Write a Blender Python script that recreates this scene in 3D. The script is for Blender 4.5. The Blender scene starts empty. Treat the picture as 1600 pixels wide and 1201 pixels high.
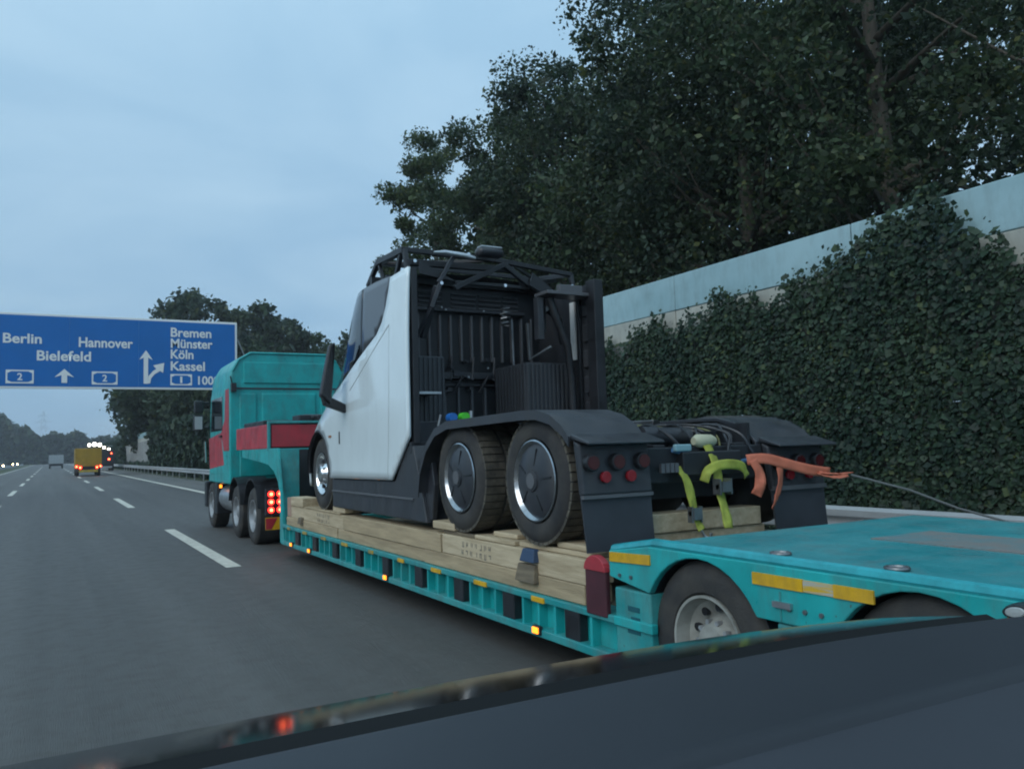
import bpy, math, random
import numpy as np
from mathutils import Vector, Matrix
from mathutils.geometry import delaunay_2d_cdt
R = math.radians
random.seed(7); rng = np.random.default_rng(7)
scene = bpy.context.scene
col = scene.collection

# ------------------------------------------------------------------ camera
CAMZ = 1.66
cam_d = bpy.data.cameras.new('camera'); cam = bpy.data.objects.new('camera', cam_d); col.objects.link(cam)
cam_d.sensor_width = 36.0; cam_d.lens = 1280 / 1600 * 36.0
cam_d.clip_start = 0.05; cam_d.clip_end = 4000
YAW, PITCH, ROLL = R(29.4638), R(4.3349), R(1.7)
fwd = Vector((math.sin(YAW) * math.cos(PITCH), math.cos(YAW) * math.cos(PITCH), math.sin(PITCH)))
rt0 = Vector((math.cos(YAW), -math.sin(YAW), 0)); up0 = rt0.cross(fwd)
rt = rt0 * math.cos(ROLL) - up0 * math.sin(ROLL); upv = rt.cross(fwd)
m = Matrix((rt, upv, -fwd)).transposed().to_4x4(); m.translation = (0, 0, CAMZ)
cam.matrix_world = m
scene.camera = cam

# ------------------------------------------------------------------ sky, sun, exposure (overcast dusk)
SUN_AZ, SUN_EL = R(246), R(36)          # compass from +Y, clockwise: the brightest part of the sky is left of and behind the car
WS = 0.10
world = bpy.data.worlds.new('World'); scene.world = world; world.use_nodes = True
nt = world.node_tree; N = nt.nodes; L = nt.links; N.clear()
def nd(tree, kind, **kw):
    n = tree.nodes.new(kind)
    for k, v in kw.items():
        if k[0] == '_': n.inputs[k[1:].replace('_', ' ')].default_value = v
        else: setattr(n, k, v)
    return n
sky = nd(nt, 'ShaderNodeTexSky', sky_type='NISHITA', sun_disc=False, sun_elevation=R(9), sun_rotation=SUN_AZ, air_density=1.0, dust_density=0.6, ozone_density=3.0)
tc = nd(nt, 'ShaderNodeTexCoord'); sx = nd(nt, 'ShaderNodeSeparateXYZ'); L.new(tc.outputs['Generated'], sx.inputs[0])
def mth(tree, op, a, b=None, clamp=False):
    n = tree.nodes.new('ShaderNodeMath'); n.operation = op; n.use_clamp = clamp
    for i, v in enumerate((a, b)):
        if v is None: continue
        if isinstance(v, (int, float)): n.inputs[i].default_value = v
        else: tree.links.new(v, n.inputs[i])
    return n.outputs[0]
zc = mth(nt, 'MAXIMUM', sx.outputs[2], 0.0)
den = mth(nt, 'ADD', zc, 0.22)
cx = nd(nt, 'ShaderNodeCombineXYZ'); L.new(mth(nt, 'DIVIDE', sx.outputs[0], den), cx.inputs[0]); L.new(mth(nt, 'DIVIDE', sx.outputs[1], den), cx.inputs[1])
n1 = nd(nt, 'ShaderNodeTexNoise', _Scale=1.5, _Detail=7.0, _Roughness=0.52, _Distortion=0.5); L.new(cx.outputs[0], n1.inputs['Vector'])
cr = nd(nt, 'ShaderNodeValToRGB'); cr.color_ramp.elements[0].position = 0.36; cr.color_ramp.elements[1].position = 0.68; L.new(n1.outputs[0], cr.inputs[0])
def mixc(tree, f, a, b, bt='MIX'):
    n = tree.nodes.new('ShaderNodeMix'); n.data_type = 'RGBA'; n.blend_type = bt
    for sock, v in ((n.inputs[0], f), (n.inputs[6], a), (n.inputs[7], b)):
        if isinstance(v, (int, float)): sock.default_value = v
        elif isinstance(v, tuple): sock.default_value = v + ((1.0,) if len(v) == 3 else ())
        else: tree.links.new(v, sock)
    return n.outputs[2]
grad = mth(nt, 'POWER', zc, 1.15)
thin = mixc(nt, grad, (2.85, 4.75, 6.85), (6.0, 9.4, 11.9))        # deck of stratus, thin places
thick = mixc(nt, grad, (3.65, 5.55, 7.4), (8.4, 11.9, 14.2))      # and its brighter folds (CIE overcast: zenith brighter)
cloud = mixc(nt, cr.outputs[0], thin, thick)
final = mixc(nt, 0.88, sky.outputs[0], cloud)
bg = nd(nt, 'ShaderNodeBackground', _Strength=WS); L.new(final, bg.inputs[0])
out = nd(nt, 'ShaderNodeOutputWorld'); L.new(bg.outputs[0], out.inputs[0])
sd = bpy.data.lights.new('sun', 'SUN'); sd.energy = 1.15; sd.angle = R(40); sd.color = (1.0, 0.985, 0.95)
sun = bpy.data.objects.new('sun', sd); col.objects.link(sun)
sdir = Vector((math.sin(SUN_AZ) * math.cos(SUN_EL), math.cos(SUN_AZ) * math.cos(SUN_EL), math.sin(SUN_EL)))
sun.rotation_euler = sdir.to_track_quat('Z', 'Y').to_euler()
vs = scene.view_settings; vs.view_transform = 'Standard'; vs.look = 'None'; vs.exposure = 0.0; vs.gamma = 1.0; vs.use_curve_mapping = False
scene.cycles.filter_width = 2.0
scene.cycles.max_bounces = 4; scene.cycles.diffuse_bounces = 2; scene.cycles.glossy_bounces = 3; scene.cycles.transmission_bounces = 2; scene.cycles.volume_bounces = 0
scene.cycles.use_adaptive_sampling = True; scene.cycles.adaptive_threshold = 0.025; scene.cycles.transparent_max_bounces = 8

# ------------------------------------------------------------------ materials
MATS = {}
def mat(name, c, rough=0.5, metal=0.0, var=0.0, vscale=6.0, bump=0.0, bscale=30.0, stretch=None, c2=None, spec=0.5, emit=0.0, ecol=None, coat=0.0, thr=(0.35, 0.65), rvar=0.0, grime=0.0):
    if name in MATS: return MATS[name]
    m = bpy.data.materials.new(name); m.use_nodes = True; t = m.node_tree; p = t.nodes['Principled BSDF']
    p.inputs['Base Color'].default_value = (*c, 1); p.inputs['Roughness'].default_value = rough; p.inputs['Metallic'].default_value = metal
    p.inputs['Specular IOR Level'].default_value = spec
    if coat: p.inputs['Coat Weight'].default_value = coat; p.inputs['Coat Roughness'].default_value = 0.08
    if emit:
        p.inputs['Emission Color'].default_value = (*(ecol or c), 1); p.inputs['Emission Strength'].default_value = emit
    if var or c2 or bump or rvar:
        g = t.nodes.new('ShaderNodeNewGeometry'); mp = t.nodes.new('ShaderNodeMapping'); t.links.new(g.outputs['Position'], mp.inputs[0])
        if stretch: mp.inputs['Scale'].default_value = stretch
    if var or c2 or rvar:
        n = nd(t, 'ShaderNodeTexNoise', _Scale=vscale, _Detail=6.0, _Roughness=0.6); t.links.new(mp.outputs[0], n.inputs['Vector'])
        r = t.nodes.new('ShaderNodeValToRGB'); r.color_ramp.elements[0].position = thr[0]; r.color_ramp.elements[1].position = thr[1]; t.links.new(n.outputs[0], r.inputs[0])
        if var or c2:
            a = c if c2 else tuple(x * (1 - var) for x in c); b = c2 if c2 else tuple(min(1, x * (1 + var)) for x in c)
            t.links.new(mixc(t, r.outputs[0], a, b), p.inputs['Base Color'])
        if rvar:
            t.links.new(mth(t, 'MULTIPLY_ADD' if False else 'ADD', mth(t, 'MULTIPLY', r.outputs[0], rvar), rough - rvar / 2), p.inputs['Roughness'])
    if grime:
        g2 = t.nodes.new('ShaderNodeNewGeometry'); mp2 = t.nodes.new('ShaderNodeMapping'); mp2.inputs['Scale'].default_value = (1, 1, .35); t.links.new(g2.outputs['Position'], mp2.inputs[0])
        na = nd(t, 'ShaderNodeTexNoise', _Scale=4.5, _Detail=9.0, _Roughness=0.72); t.links.new(mp2.outputs[0], na.inputs['Vector'])
        ra = t.nodes.new('ShaderNodeValToRGB'); ra.color_ramp.elements[0].position = .46; ra.color_ramp.elements[1].position = .74; t.links.new(na.outputs[0], ra.inputs[0])
        nb_ = nd(t, 'ShaderNodeTexNoise', _Scale=34.0, _Detail=4.0, _Roughness=0.6); t.links.new(g2.outputs['Position'], nb_.inputs['Vector'])
        rb_ = t.nodes.new('ShaderNodeValToRGB'); rb_.color_ramp.elements[0].position = .69; rb_.color_ramp.elements[1].position = .73; t.links.new(nb_.outputs[0], rb_.inputs[0])
        lk = p.inputs['Base Color'].links; base = lk[0].from_socket if lk else (*c, 1)
        d1 = mixc(t, mth(t, 'MULTIPLY', ra.outputs[0], grime), base, (.085, .08, .07)); d2 = mixc(t, mth(t, 'MULTIPLY', rb_.outputs[0], min(1, grime * 1.6)), d1, (.075, .045, .03))
        t.links.new(d2, p.inputs['Base Color'])
        lr_ = p.inputs['Roughness'].links; rs_ = lr_[0].from_socket if lr_ else rough
        t.links.new(mth(t, 'ADD', mth(t, 'MULTIPLY', ra.outputs[0], grime * .6), rs_, True), p.inputs['Roughness'])
    if bump:
        n2 = nd(t, 'ShaderNodeTexNoise', _Scale=bscale, _Detail=5.0); t.links.new(mp.outputs[0], n2.inputs['Vector'])
        b = nd(t, 'ShaderNodeBump', _Strength=bump, _Distance=0.02); t.links.new(n2.outputs[0], b.inputs['Height']); t.links.new(b.outputs[0], p.inputs['Normal'])
    MATS[name] = m; return m
TEAL = mat('teal_paint', (0.012, 0.36, 0.365), 0.36, var=0.16, vscale=2.2, rvar=0.2, coat=0.1, grime=.45)
TEALW = mat('teal_worn', (0.012, 0.26, 0.27), 0.45, c2=(0.05, 0.32, 0.32), vscale=3.5, rvar=0.25, stretch=(1, .5, 2), grime=.6)
DECKT = mat('teal_deck', (0.018, 0.235, 0.265), 0.42, c2=(0.045, 0.26, 0.28), vscale=2.0, bump=0.15, bscale=60, rvar=0.25, grime=.6)
GREYDK = mat('deck_tread_grey', (0.19, 0.18, 0.17), 0.6, c2=(0.06, 0.21, 0.24), vscale=3.0, bump=0.3, bscale=50, thr=(.42, .7))
RED = mat('red_paint', (0.40, 0.03, 0.045), 0.4, var=0.18, vscale=2.5, rvar=0.2, grime=.4)
YEL = mat('yellow_film', (0.66, 0.38, 0.012), 0.35, var=0.15, vscale=9, grime=.35)
YELW = mat('yellow_tab', (0.55, 0.36, 0.03), 0.5, c2=(0.22, 0.2, 0.08), vscale=7)
WHITE = mat('white_lacquer', (0.74, 0.84, 0.87), 0.16, var=0.03, vscale=1.0, coat=0.6, grime=.10)
WHITEM = mat('white_matt', (0.75, 0.76, 0.75), 0.5, var=0.06)
BLK = mat('black_plastic', (0.016, 0.018, 0.022), 0.45, var=0.3, vscale=4, rvar=0.2)
BLKS = mat('black_satin', (0.03, 0.034, 0.042), 0.38, var=0.2, vscale=3, rvar=0.15, grime=.35)
RIBM = mat('rib_grey', (0.10, 0.105, 0.115), 0.4)
GRYP = mat('grey_cab_panel', (0.075, 0.085, 0.10), 0.3, coat=0.3)
GLASS = mat('dark_glass', (0.012, 0.016, 0.022), 0.06, spec=0.8)
RUB = mat('tyre_rubber', (0.022, 0.023, 0.025), 0.8, c2=(0.05, 0.047, 0.042), vscale=5, bump=0.2, bscale=80)
RUBD = mat('dusty_tread', (0.045, 0.042, 0.036), 0.9, c2=(0.12, 0.11, 0.085), vscale=8, bump=0.3, bscale=60)
RIM = mat('rim_steel', (0.42, 0.43, 0.44), 0.42, metal=0.6, var=0.2, vscale=7)
RIMO = mat('rim_dusty', (0.33, 0.34, 0.31), 0.6, c2=(0.2, 0.2, 0.18), vscale=6)
CHR = mat('polished_metal', (0.75, 0.77, 0.79), 0.14, metal=1.0)
PIPE = mat('dull_metal', (0.20, 0.21, 0.22), 0.4, metal=0.8, var=0.2)
ALU = mat('brushed_metal', (0.5, 0.52, 0.54), 0.35, metal=0.9, var=0.15)
GALV = mat('galvanised', (0.40, 0.42, 0.43), 0.5, metal=0.35, var=0.15, vscale=3, stretch=(1, .2, 1))
WOOD = mat('raw_timber', (0.44, 0.345, 0.215), 0.85, c2=(0.30, 0.235, 0.145), vscale=5, stretch=(3, .35, 4), bump=0.25, bscale=25)
WOOD2 = mat('pale_timber', (0.54, 0.445, 0.30), 0.85, c2=(0.38, 0.30, 0.19), vscale=5, stretch=(3, .4, 4), bump=0.25, bscale=25)
WOODD = mat('dark_timber', (0.20, 0.165, 0.11), 0.9, c2=(0.11, 0.09, 0.065), vscale=6, stretch=(3, .4, 4), bump=0.25, bscale=25)
STEN = mat('stencil_black', (0.13, 0.13, 0.11), 0.8)
ASPH = mat('asphalt', (0.062, 0.060, 0.056), 0.60, c2=(0.104, 0.101, 0.095), vscale=0.9, stretch=(1.5, .035, 1), bump=0.5, bscale=140, spec=0.4, thr=(.3, .7), grime=.3)
ASPH2 = mat('asphalt_shoulder', (0.10, 0.10, 0.095), 0.7, c2=(0.13, 0.13, 0.12), vscale=0.8, stretch=(1.5, .08, 1), bump=0.35, bscale=110)
LINE = mat('line_paint', (0.66, 0.64, 0.55), 0.6, c2=(0.50, 0.48, 0.41), vscale=6, bump=0.2, bscale=90, grime=.35)
GRASS = mat('grass_ground', (0.035, 0.06, 0.022), 0.9, c2=(0.075, 0.085, 0.04), vscale=1.2, bump=0.6, bscale=20)
CONC = mat('concrete', (0.30, 0.31, 0.30), 0.8, c2=(0.20, 0.205, 0.20), vscale=0.9, bump=0.2, bscale=30)
PBLUE = mat('pale_blue_panel', (0.34, 0.50, 0.54), 0.4, c2=(0.26, 0.41, 0.45), vscale=0.7, rvar=0.2, stretch=(1, .4, 1.5), grime=.3)
CREAM = mat('cream_panel', (0.50, 0.50, 0.44), 0.55, c2=(0.37, 0.38, 0.34), vscale=0.9, grime=.4)
SBLUE = mat('sign_blue', (0.0, 0.135, 0.45), 0.5, var=0.05, vscale=0.6)
SWHITE = mat('sign_white', (0.78, 0.80, 0.80), 0.45)
STEEL = mat('gantry_steel', (0.30, 0.31, 0.32), 0.5, metal=0.4, var=0.1)
DASH = mat('dash_foam', (0.0155, 0.0185, 0.0255), 0.55, var=0.08, vscale=2.5, bump=0.12, bscale=900)
DASH_LIT = mat('dash_foam_lit', (0.029, 0.033, 0.043), 0.6, var=0.06, vscale=2.5, bump=0.12, bscale=900)  # same foam painted paler for the angle at which the ledge catches light
GLOSS = mat('gloss_black', (0.004, 0.0045, 0.005), 0.12, spec=0.28)
STRAP = mat('strap_yellow', (0.30, 0.33, 0.05), 0.75, var=0.2, vscale=14)
ORNG = mat('orange_hose', (0.50, 0.135, 0.075), 0.7, var=0.12)
HBLUE = mat('blue_coupling', (0.02, 0.14, 0.45), 0.4)
HGREEN = mat('green_coupling', (0.08, 0.55, 0.04), 0.4)
REDL = mat('red_reflector', (0.25, 0.008, 0.015), 0.25, coat=0.3)
REDD = mat('red_lamp_unlit', (0.06, 0.006, 0.009), 0.2, coat=0.6)
MAROON = mat('maroon_board', (0.07, 0.018, 0.026), 0.5, var=0.2)
E_RED = mat('lamp_red_lit', (0.9, 0.02, 0.015), 0.3, emit=5.0, ecol=(1, 0.03, 0.02))
E_REDH = mat('lamp_red_core', (1, 0.35, 0.1), 0.3, emit=7, ecol=(1, 0.42, 0.12))
E_AMB = mat('lamp_amber_lit', (0.9, 0.3, 0.02), 0.3, emit=2.6, ecol=(1, 0.27, 0.02))
E_WARM = mat('lamp_warm_lit', (1, 0.8, 0.5), 0.3, emit=40, ecol=(1, 0.70, 0.32))
E_WHITE = mat('lamp_white_lit', (1, 0.95, 0.85), 0.3, emit=12, ecol=(1, 0.90, 0.74))
for _m in (E_AMB, E_WARM, E_WHITE, E_REDH): _m.cycles.emission_sampling = 'NONE'
scene.cycles.sample_clamp_indirect = 3.0
BARK = mat('bark', (0.06, 0.052, 0.042), 0.9, c2=(0.11, 0.095, 0.075), vscale=4, stretch=(2, 2, .4), bump=0.5, bscale=12)
def leafmat(name, a, b, sc=0.6):
    m = bpy.data.materials.new(name); m.use_nodes = True; t = m.node_tree; p = t.nodes['Principled BSDF']; o = t.nodes['Material Output']
    p.inputs['Roughness'].default_value = 0.5; p.inputs['Specular IOR Level'].default_value = 0.3
    g = t.nodes.new('ShaderNodeNewGeometry'); n = nd(t, 'ShaderNodeTexNoise', _Scale=sc, _Detail=2.0); t.links.new(g.outputs['Position'], n.inputs['Vector'])
    r = t.nodes.new('ShaderNodeValToRGB'); r.color_ramp.elements[0].position = .35; r.color_ramp.elements[1].position = .66; t.links.new(n.outputs[0], r.inputs[0])
    at = nd(t, 'ShaderNodeAttribute', attribute_name='tone')
    c0 = mixc(t, r.outputs[0], a, b)
    ra = t.nodes.new('ShaderNodeValToRGB'); e = ra.color_ramp.elements; e[0].position = 0.0; e[0].color = (.55, .55, .6, 1); e[1].position = .93; e[1].color = (1.35, 1.35, 1.2, 1)
    x = e.new(.965); x.color = (2.3, 1.7, 1.1, 1); t.links.new(at.outputs['Fac'], ra.inputs[0])
    c1 = mixc(t, 1.0, c0, ra.outputs[0], 'MULTIPLY'); t.links.new(c1, p.inputs['Base Color'])
    tr_ = t.nodes.new('ShaderNodeBsdfTranslucent'); t.links.new(c1, tr_.inputs[0])
    mx = t.nodes.new('ShaderNodeMixShader'); mx.inputs[0].default_value = 0.35; t.links.new(p.outputs[0], mx.inputs[1]); t.links.new(tr_.outputs[0], mx.inputs[2]); t.links.new(mx.outputs[0], o.inputs[0])
    MATS[name] = m; return m
LEAF = [leafmat('leaf_dark', (0.036, 0.062, 0.040), (0.066, 0.098, 0.052)), leafmat('leaf_mid', (0.044, 0.072, 0.036), (0.080, 0.115, 0.050)),
        leafmat('leaf_deep', (0.030, 0.052, 0.038), (0.056, 0.084, 0.048)), leafmat('leaf_conifer', (0.038, 0.060, 0.042), (0.07, 0.10, 0.06))]
IVYM = leafmat('leaf_ivy', (0.023, 0.050, 0.036), (0.042, 0.074, 0.046), 0.9)

# ------------------------------------------------------------------ mesh helpers (world coordinates in, objects out)
ORG = {}
class MB:
    def __init__(s): s.v = []; s.f = []
    def add(s, vs, fs):
        o = len(s.v); s.v += [tuple(v) for v in vs]; s.f += [tuple(i + o for i in f) for f in fs]; return s
    def box(s, x0, x1, y0, y1, z0, z1):
        return s.add([(x, y, z) for x in (x0, x1) for y in (y0, y1) for z in (z0, z1)],
                     [(0, 1, 3, 2), (4, 6, 7, 5), (0, 4, 5, 1), (2, 3, 7, 6), (0, 2, 6, 4), (1, 5, 7, 3)])
    def hexa(s, p):   # 8 points: bottom four round, top four round
        return s.add(p, [(3, 2, 1, 0), (4, 5, 6, 7), (0, 1, 5, 4), (1, 2, 6, 5), (2, 3, 7, 6), (3, 0, 4, 7)])
    def prism_x(s, poly, x0, x1):   # poly of (y,z)
        n = len(poly); a = [(x0, y, z) for y, z in poly] + [(x1, y, z) for y, z in poly]
        return s.add(a, [tuple(range(n)), tuple(range(2 * n - 1, n - 1, -1))] + [(i, i + n, (i + 1) % n + n, (i + 1) % n) for i in range(n)])
    def prism_y(s, poly, y0, y1):   # poly of (x,z)
        n = len(poly); a = [(x, y0, z) for x, z in poly] + [(x, y1, z) for x, z in poly]
        return s.add(a, [tuple(range(n)), tuple(range(2 * n - 1, n - 1, -1))] + [(i, i + n, (i + 1) % n + n, (i + 1) % n) for i in range(n)])
    def prism_z(s, poly, z0, z1):
        n = len(poly); a = [(x, y, z0) for x, y in poly] + [(x, y, z1) for x, y in poly]
        return s.add(a, [tuple(range(n)), tuple(range(2 * n - 1, n - 1, -1))] + [(i, i + n, (i + 1) % n + n, (i + 1) % n) for i in range(n)])
    def tube(s, pts, r, n=10, caps=True):   # r scalar or list
        pts = [Vector(p) for p in pts]; rs = r if isinstance(r, (list, tuple)) else [r] * len(pts)
        rings = []; prev = None
        for i, p in enumerate(pts):
            d = (pts[min(i + 1, len(pts) - 1)] - pts[max(i - 1, 0)]).normalized()
            a = prev - d * prev.dot(d) if prev is not None else d.cross(Vector((0, 0, 1)) if abs(d.z) < .9 else Vector((1, 0, 0)))
            a.normalize(); prev = a; b = d.cross(a)
            rings.append([p + (a * math.cos(2 * math.pi * k / n) + b * math.sin(2 * math.pi * k / n)) * rs[i] for k in range(n)])
        vs = [v for rg in rings for v in rg]
        fs = [(i * n + k, i * n + (k + 1) % n, (i + 1) * n + (k + 1) % n, (i + 1) * n + k) for i in range(len(pts) - 1) for k in range(n)]
        if caps: fs += [tuple(range(n - 1, -1, -1)), tuple((len(pts) - 1) * n + k for k in range(n))]
        return s.add(vs, fs)
    def bar(s, a, b, w, h, upd=(0, 0, 1)):   # rectangular bar between two points
        a = Vector(a); b = Vector(b); d = (b - a).normalized(); u = Vector(upd)
        if abs(d.dot(u)) > .95: u = Vector((1, 0, 0))
        sd_ = d.cross(u).normalized() * w / 2; uu = sd_.cross(d).normalized() * h / 2
        return s.hexa([a - sd_ - uu, a + sd_ - uu, b + sd_ - uu, b - sd_ - uu, a - sd_ + uu, a + sd_ + uu, b + sd_ + uu, b - sd_ + uu])
    def lathe_x(s, prof, n=48, c=(0, 0, 0)):   # prof of (x, r) revolved round the X axis
        k = len(prof); vs = []; fs = []
        for i in range(n):
            a = 2 * math.pi * i / n
            vs += [(c[0] + x, c[1] + r * math.cos(a), c[2] + r * math.sin(a)) for x, r in prof]
        for i in range(n):
            j = (i + 1) % n
            fs += [(i * k + q, i * k + q + 1, j * k + q + 1, j * k + q) for q in range(k - 1)]
        return s.add(vs, fs)
    def disc_y(s, x, y, z, r, d, n=24):   # short cylinder along Y, front at y (towards -Y), depth d
        return s.tube([(x, y, z), (x, y + d, z)], r, n)
    def disc_x(s, x, y, z, r, d, n=24):
        return s.tube([(x, y, z), (x + d, y, z)], r, n)
def spline(pts, k=6):
    P = [Vector(p) for p in pts]; P = [P[0] * 2 - P[1]] + P + [P[-1] * 2 - P[-2]]; out_ = []
    for i in range(1, len(P) - 2):
        for j in range(k):
            u = j / k; out_.append(.5 * ((2 * P[i]) + (P[i + 1] - P[i - 1]) * u + (2 * P[i - 1] - 5 * P[i] + 4 * P[i + 1] - P[i + 2]) * u * u + (3 * P[i] - P[i - 1] - 3 * P[i + 1] + P[i + 2]) * u ** 3))
    return out_ + [P[-2]]
def root_of(o):
    while o.parent: o = o.parent
    return o
def build(name, mb, material, parent=None, bevel=0.0, smooth=False, solid=0.0, seg=2):
    me = bpy.data.meshes.new(name); off = Vector((0, 0, 0))
    if parent is not None: off = Vector(ORG.get(root_of(parent).name, (0, 0, 0)))
    me.from_pydata([(v[0] - off.x, v[1] - off.y, v[2] - off.z) for v in mb.v], [], mb.f); me.update()
    o = bpy.data.objects.new(name, me); col.objects.link(o)
    if material: me.materials.append(material)
    if parent is not None: o.parent = parent
    if smooth:
        me.polygons.foreach_set('use_smooth', [True] * len(me.polygons))
        if smooth != 'all': me.set_sharp_from_angle(angle=R(38))
    if solid: md = o.modifiers.new('solid', 'SOLIDIFY'); md.thickness = solid; md.offset = 0
    if bevel:
        md = o.modifiers.new('bevel', 'BEVEL'); md.width = bevel; md.segments = seg; md.limit_method = 'ANGLE'; md.angle_limit = R(40)
        md.harden_normals = False
    return o
def build_split(name, mb, material, parent, **kw):   # one object for each connected piece
    par = list(range(len(mb.v)))
    def fd(i):
        while par[i] != i: par[i] = par[par[i]]; i = par[i]
        return i
    for f in mb.f:
        for i in f[1:]: par[fd(i)] = fd(f[0])
    gr = {}
    for f in mb.f: gr.setdefault(fd(f[0]), []).append(f)
    for fs in gr.values():
        ids = sorted({i for f in fs for i in f}); mp_ = {i: k for k, i in enumerate(ids)}; b = MB()
        b.v = [mb.v[i] for i in ids]; b.f = [tuple(mp_[i] for i in f) for f in fs]
        build(name, b, material, parent, **kw)
def tag(o, label, cat, group=None, kind=None):
    if label: o['label'] = label
    if cat: o['category'] = cat
    if group: o['group'] = group
    if kind: o['kind'] = kind
    return o
def thing(name, label, cat, loc=(0, 0, 0), group=None):
    o = bpy.data.objects.new(name, None); col.objects.link(o); o.location = loc; o.empty_display_size = 0.2
    ORG[o.name] = tuple(loc); return tag(o, label, cat, group)
def struct(name, mb, material, **kw):
    o = build(name, mb, material, **kw); o['kind'] = 'structure'; return o
def quads(name, P, material, parent=None, off=(0, 0, 0)):   # P: (n,4,3)
    n = len(P); me = bpy.data.meshes.new(name); P = (P - np.array(off)).astype(np.float32)
    me.vertices.add(n * 4); me.vertices.foreach_set('co', P.reshape(-1))
    me.loops.add(n * 4); me.loops.foreach_set('vertex_index', np.arange(n * 4, dtype=np.int32))
    me.polygons.add(n); me.polygons.foreach_set('loop_start', np.arange(0, n * 4, 4, dtype=np.int32)); me.polygons.foreach_set('loop_total', np.full(n, 4, dtype=np.int32))
    me.update(); me.materials.append(material)
    at = me.attributes.new('tone', 'FLOAT', 'FACE'); at.data.foreach_set('value', rng.uniform(0, 1, n).astype(np.float32))
    o = bpy.data.objects.new(name, me); col.objects.link(o)
    if parent is not None: o.parent = parent
    return o
def leaves(C, size, nrm=None, up=0.0, aspect=0.62):
    n = len(C); d = rng.normal(size=(n, 3))
    if nrm is not None: d = d * 0.42 + np.array(nrm)
    d[:, 2] += up; d /= np.linalg.norm(d, axis=1, keepdims=True)
    t = rng.normal(size=(n, 3)); u = np.cross(d, t); u /= np.linalg.norm(u, axis=1, keepdims=True); v = np.cross(d, u)
    s = (size * np.clip(rng.lognormal(-.05, .38, size=n), .35, 2.2))[:, None]
    P = np.stack([C - u * s * .5, C + v * s * .5 * aspect + d * s * .08, C + u * s * .5, C - v * s * .5 * aspect + d * s * .08], axis=1)
    return P
def copy_tree(o, parent=None):
    c = o.copy(); col.objects.link(c); c.parent = parent
    for ch in o.children: copy_tree(ch, c)
    return c
def text_mesh(name, body, x0, x1, z0, z1, y, material, parent, bold=0.012, depth=0.012):
    cu = bpy.data.curves.new(name, 'FONT'); cu.body = body; cu.offset = bold; cu.extrude = 0.0; cu.resolution_u = 4
    to = bpy.data.objects.new(name + '_tmp', cu); col.objects.link(to)
    dg = bpy.context.evaluated_depsgraph_get(); dg.update()
    me = bpy.data.meshes.new_from_object(to.evaluated_get(dg)); bpy.data.objects.remove(to)
    co = np.empty(len(me.vertices) * 3, np.float32); me.vertices.foreach_get('co', co); co = co.reshape(-1, 3)
    cap = 0.695   # cap height of the built-in face
    sx_ = (x1 - x0) / (co[:, 0].max() - co[:, 0].min()); sz_ = (z1 - z0) / cap
    off = Vector(ORG.get(root_of(parent).name, (0, 0, 0)))
    new = np.stack([x0 + (co[:, 0] - co[:, 0].min()) * sx_ - off.x, np.full(len(co), y - off.y), z0 + co[:, 1] * sz_ - off.z], axis=1).astype(np.float32)
    me.vertices.foreach_set('co', new.reshape(-1)); me.materials.clear(); me.materials.append(material); me.update()
    o = bpy.data.objects.new(name, me); col.objects.link(o); o.parent = parent
    return o

# ------------------------------------------------------------------ setting: ground, road, markings
struct('ground', MB().add([(-1500, -300, -0.03), (1500, -300, -0.03), (1500, 2500, -0.03), (-1500, 2500, -0.03)], [(0, 1, 2, 3)]), GRASS)
def sheet(x0, x1, y0, y1, z): return MB().add([(x0, y0, z), (x1, y0, z), (x1, y1, z), (x0, y1, z)], [(0, 1, 2, 3)])
road = struct('road', sheet(-5.9, 6.35, -60, 900, 0.0), ASPH)
struct('hard_shoulder', sheet(6.35, 8.75, -60, 900, 0.0), ASPH2)
struct('opposite_carriageway', sheet(-21, -8.6, -60, 900, 0.0), ASPH)
LW = 0.11
y = 12.8 - 35
k = 0
while y < 240:
    for x in (2.4, -1.68):
        yy = y if x > 0 else y + 16.4
        ln = 7.6
        build('lane_dash', MB().add([(x - LW, yy, .005), (x + LW, yy, .005), (x + LW, yy + ln, .005), (x - LW, yy + ln, .005)], [(0, 1, 2, 3)]), LINE, road)
    y += 17.5
build('edge_line', sheet(5.95, 6.25, -60, 600, .005), LINE, road)
build('edge_line', sheet(-5.65, -5.4, -60, 600, .005), LINE, road)

# ------------------------------------------------------------------ guard rails
def guard_rail(name, label, x, face, y0, y1):
    t = thing(name, label, 'guard rail', (x, y0, 0))
    pr = [(0.03, .42), (-.045, .45), (-.045, .52), (0.02, .56), (0.02, .60), (-.045, .64), (-.045, .72), (0.03, .76), (0.045, .76), (-.03, .715), (-.03, .645), (0.035, .605), (0.035, .555), (-.03, .515), (-.03, .455), (.045, .42)]
    yy = y0
    while yy < y1:
        build('rail_beam', MB().prism_y([(x + face * a, z) for a, z in pr], yy, min(y1, yy + 20) + .002), GALV, t); yy += 20
    yy = y0 + 1
    while yy < min(y1, 130):
        build('post', MB().box(x + .06, x + .14, yy, yy + .05, -.03, .72).box(x + .0, x + .06, yy - .02, yy + .07, .5, .68), GALV, t); yy += 4
    return t
guard_rail('guard_rail', 'galvanised guard rail along the hard shoulder in front of the ivy wall', 9.0, 1, -6, 240)
guard_rail('guard_rail', 'galvanised guard rail on the central reservation at far left', -7.3, -1, 40, 300)

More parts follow.
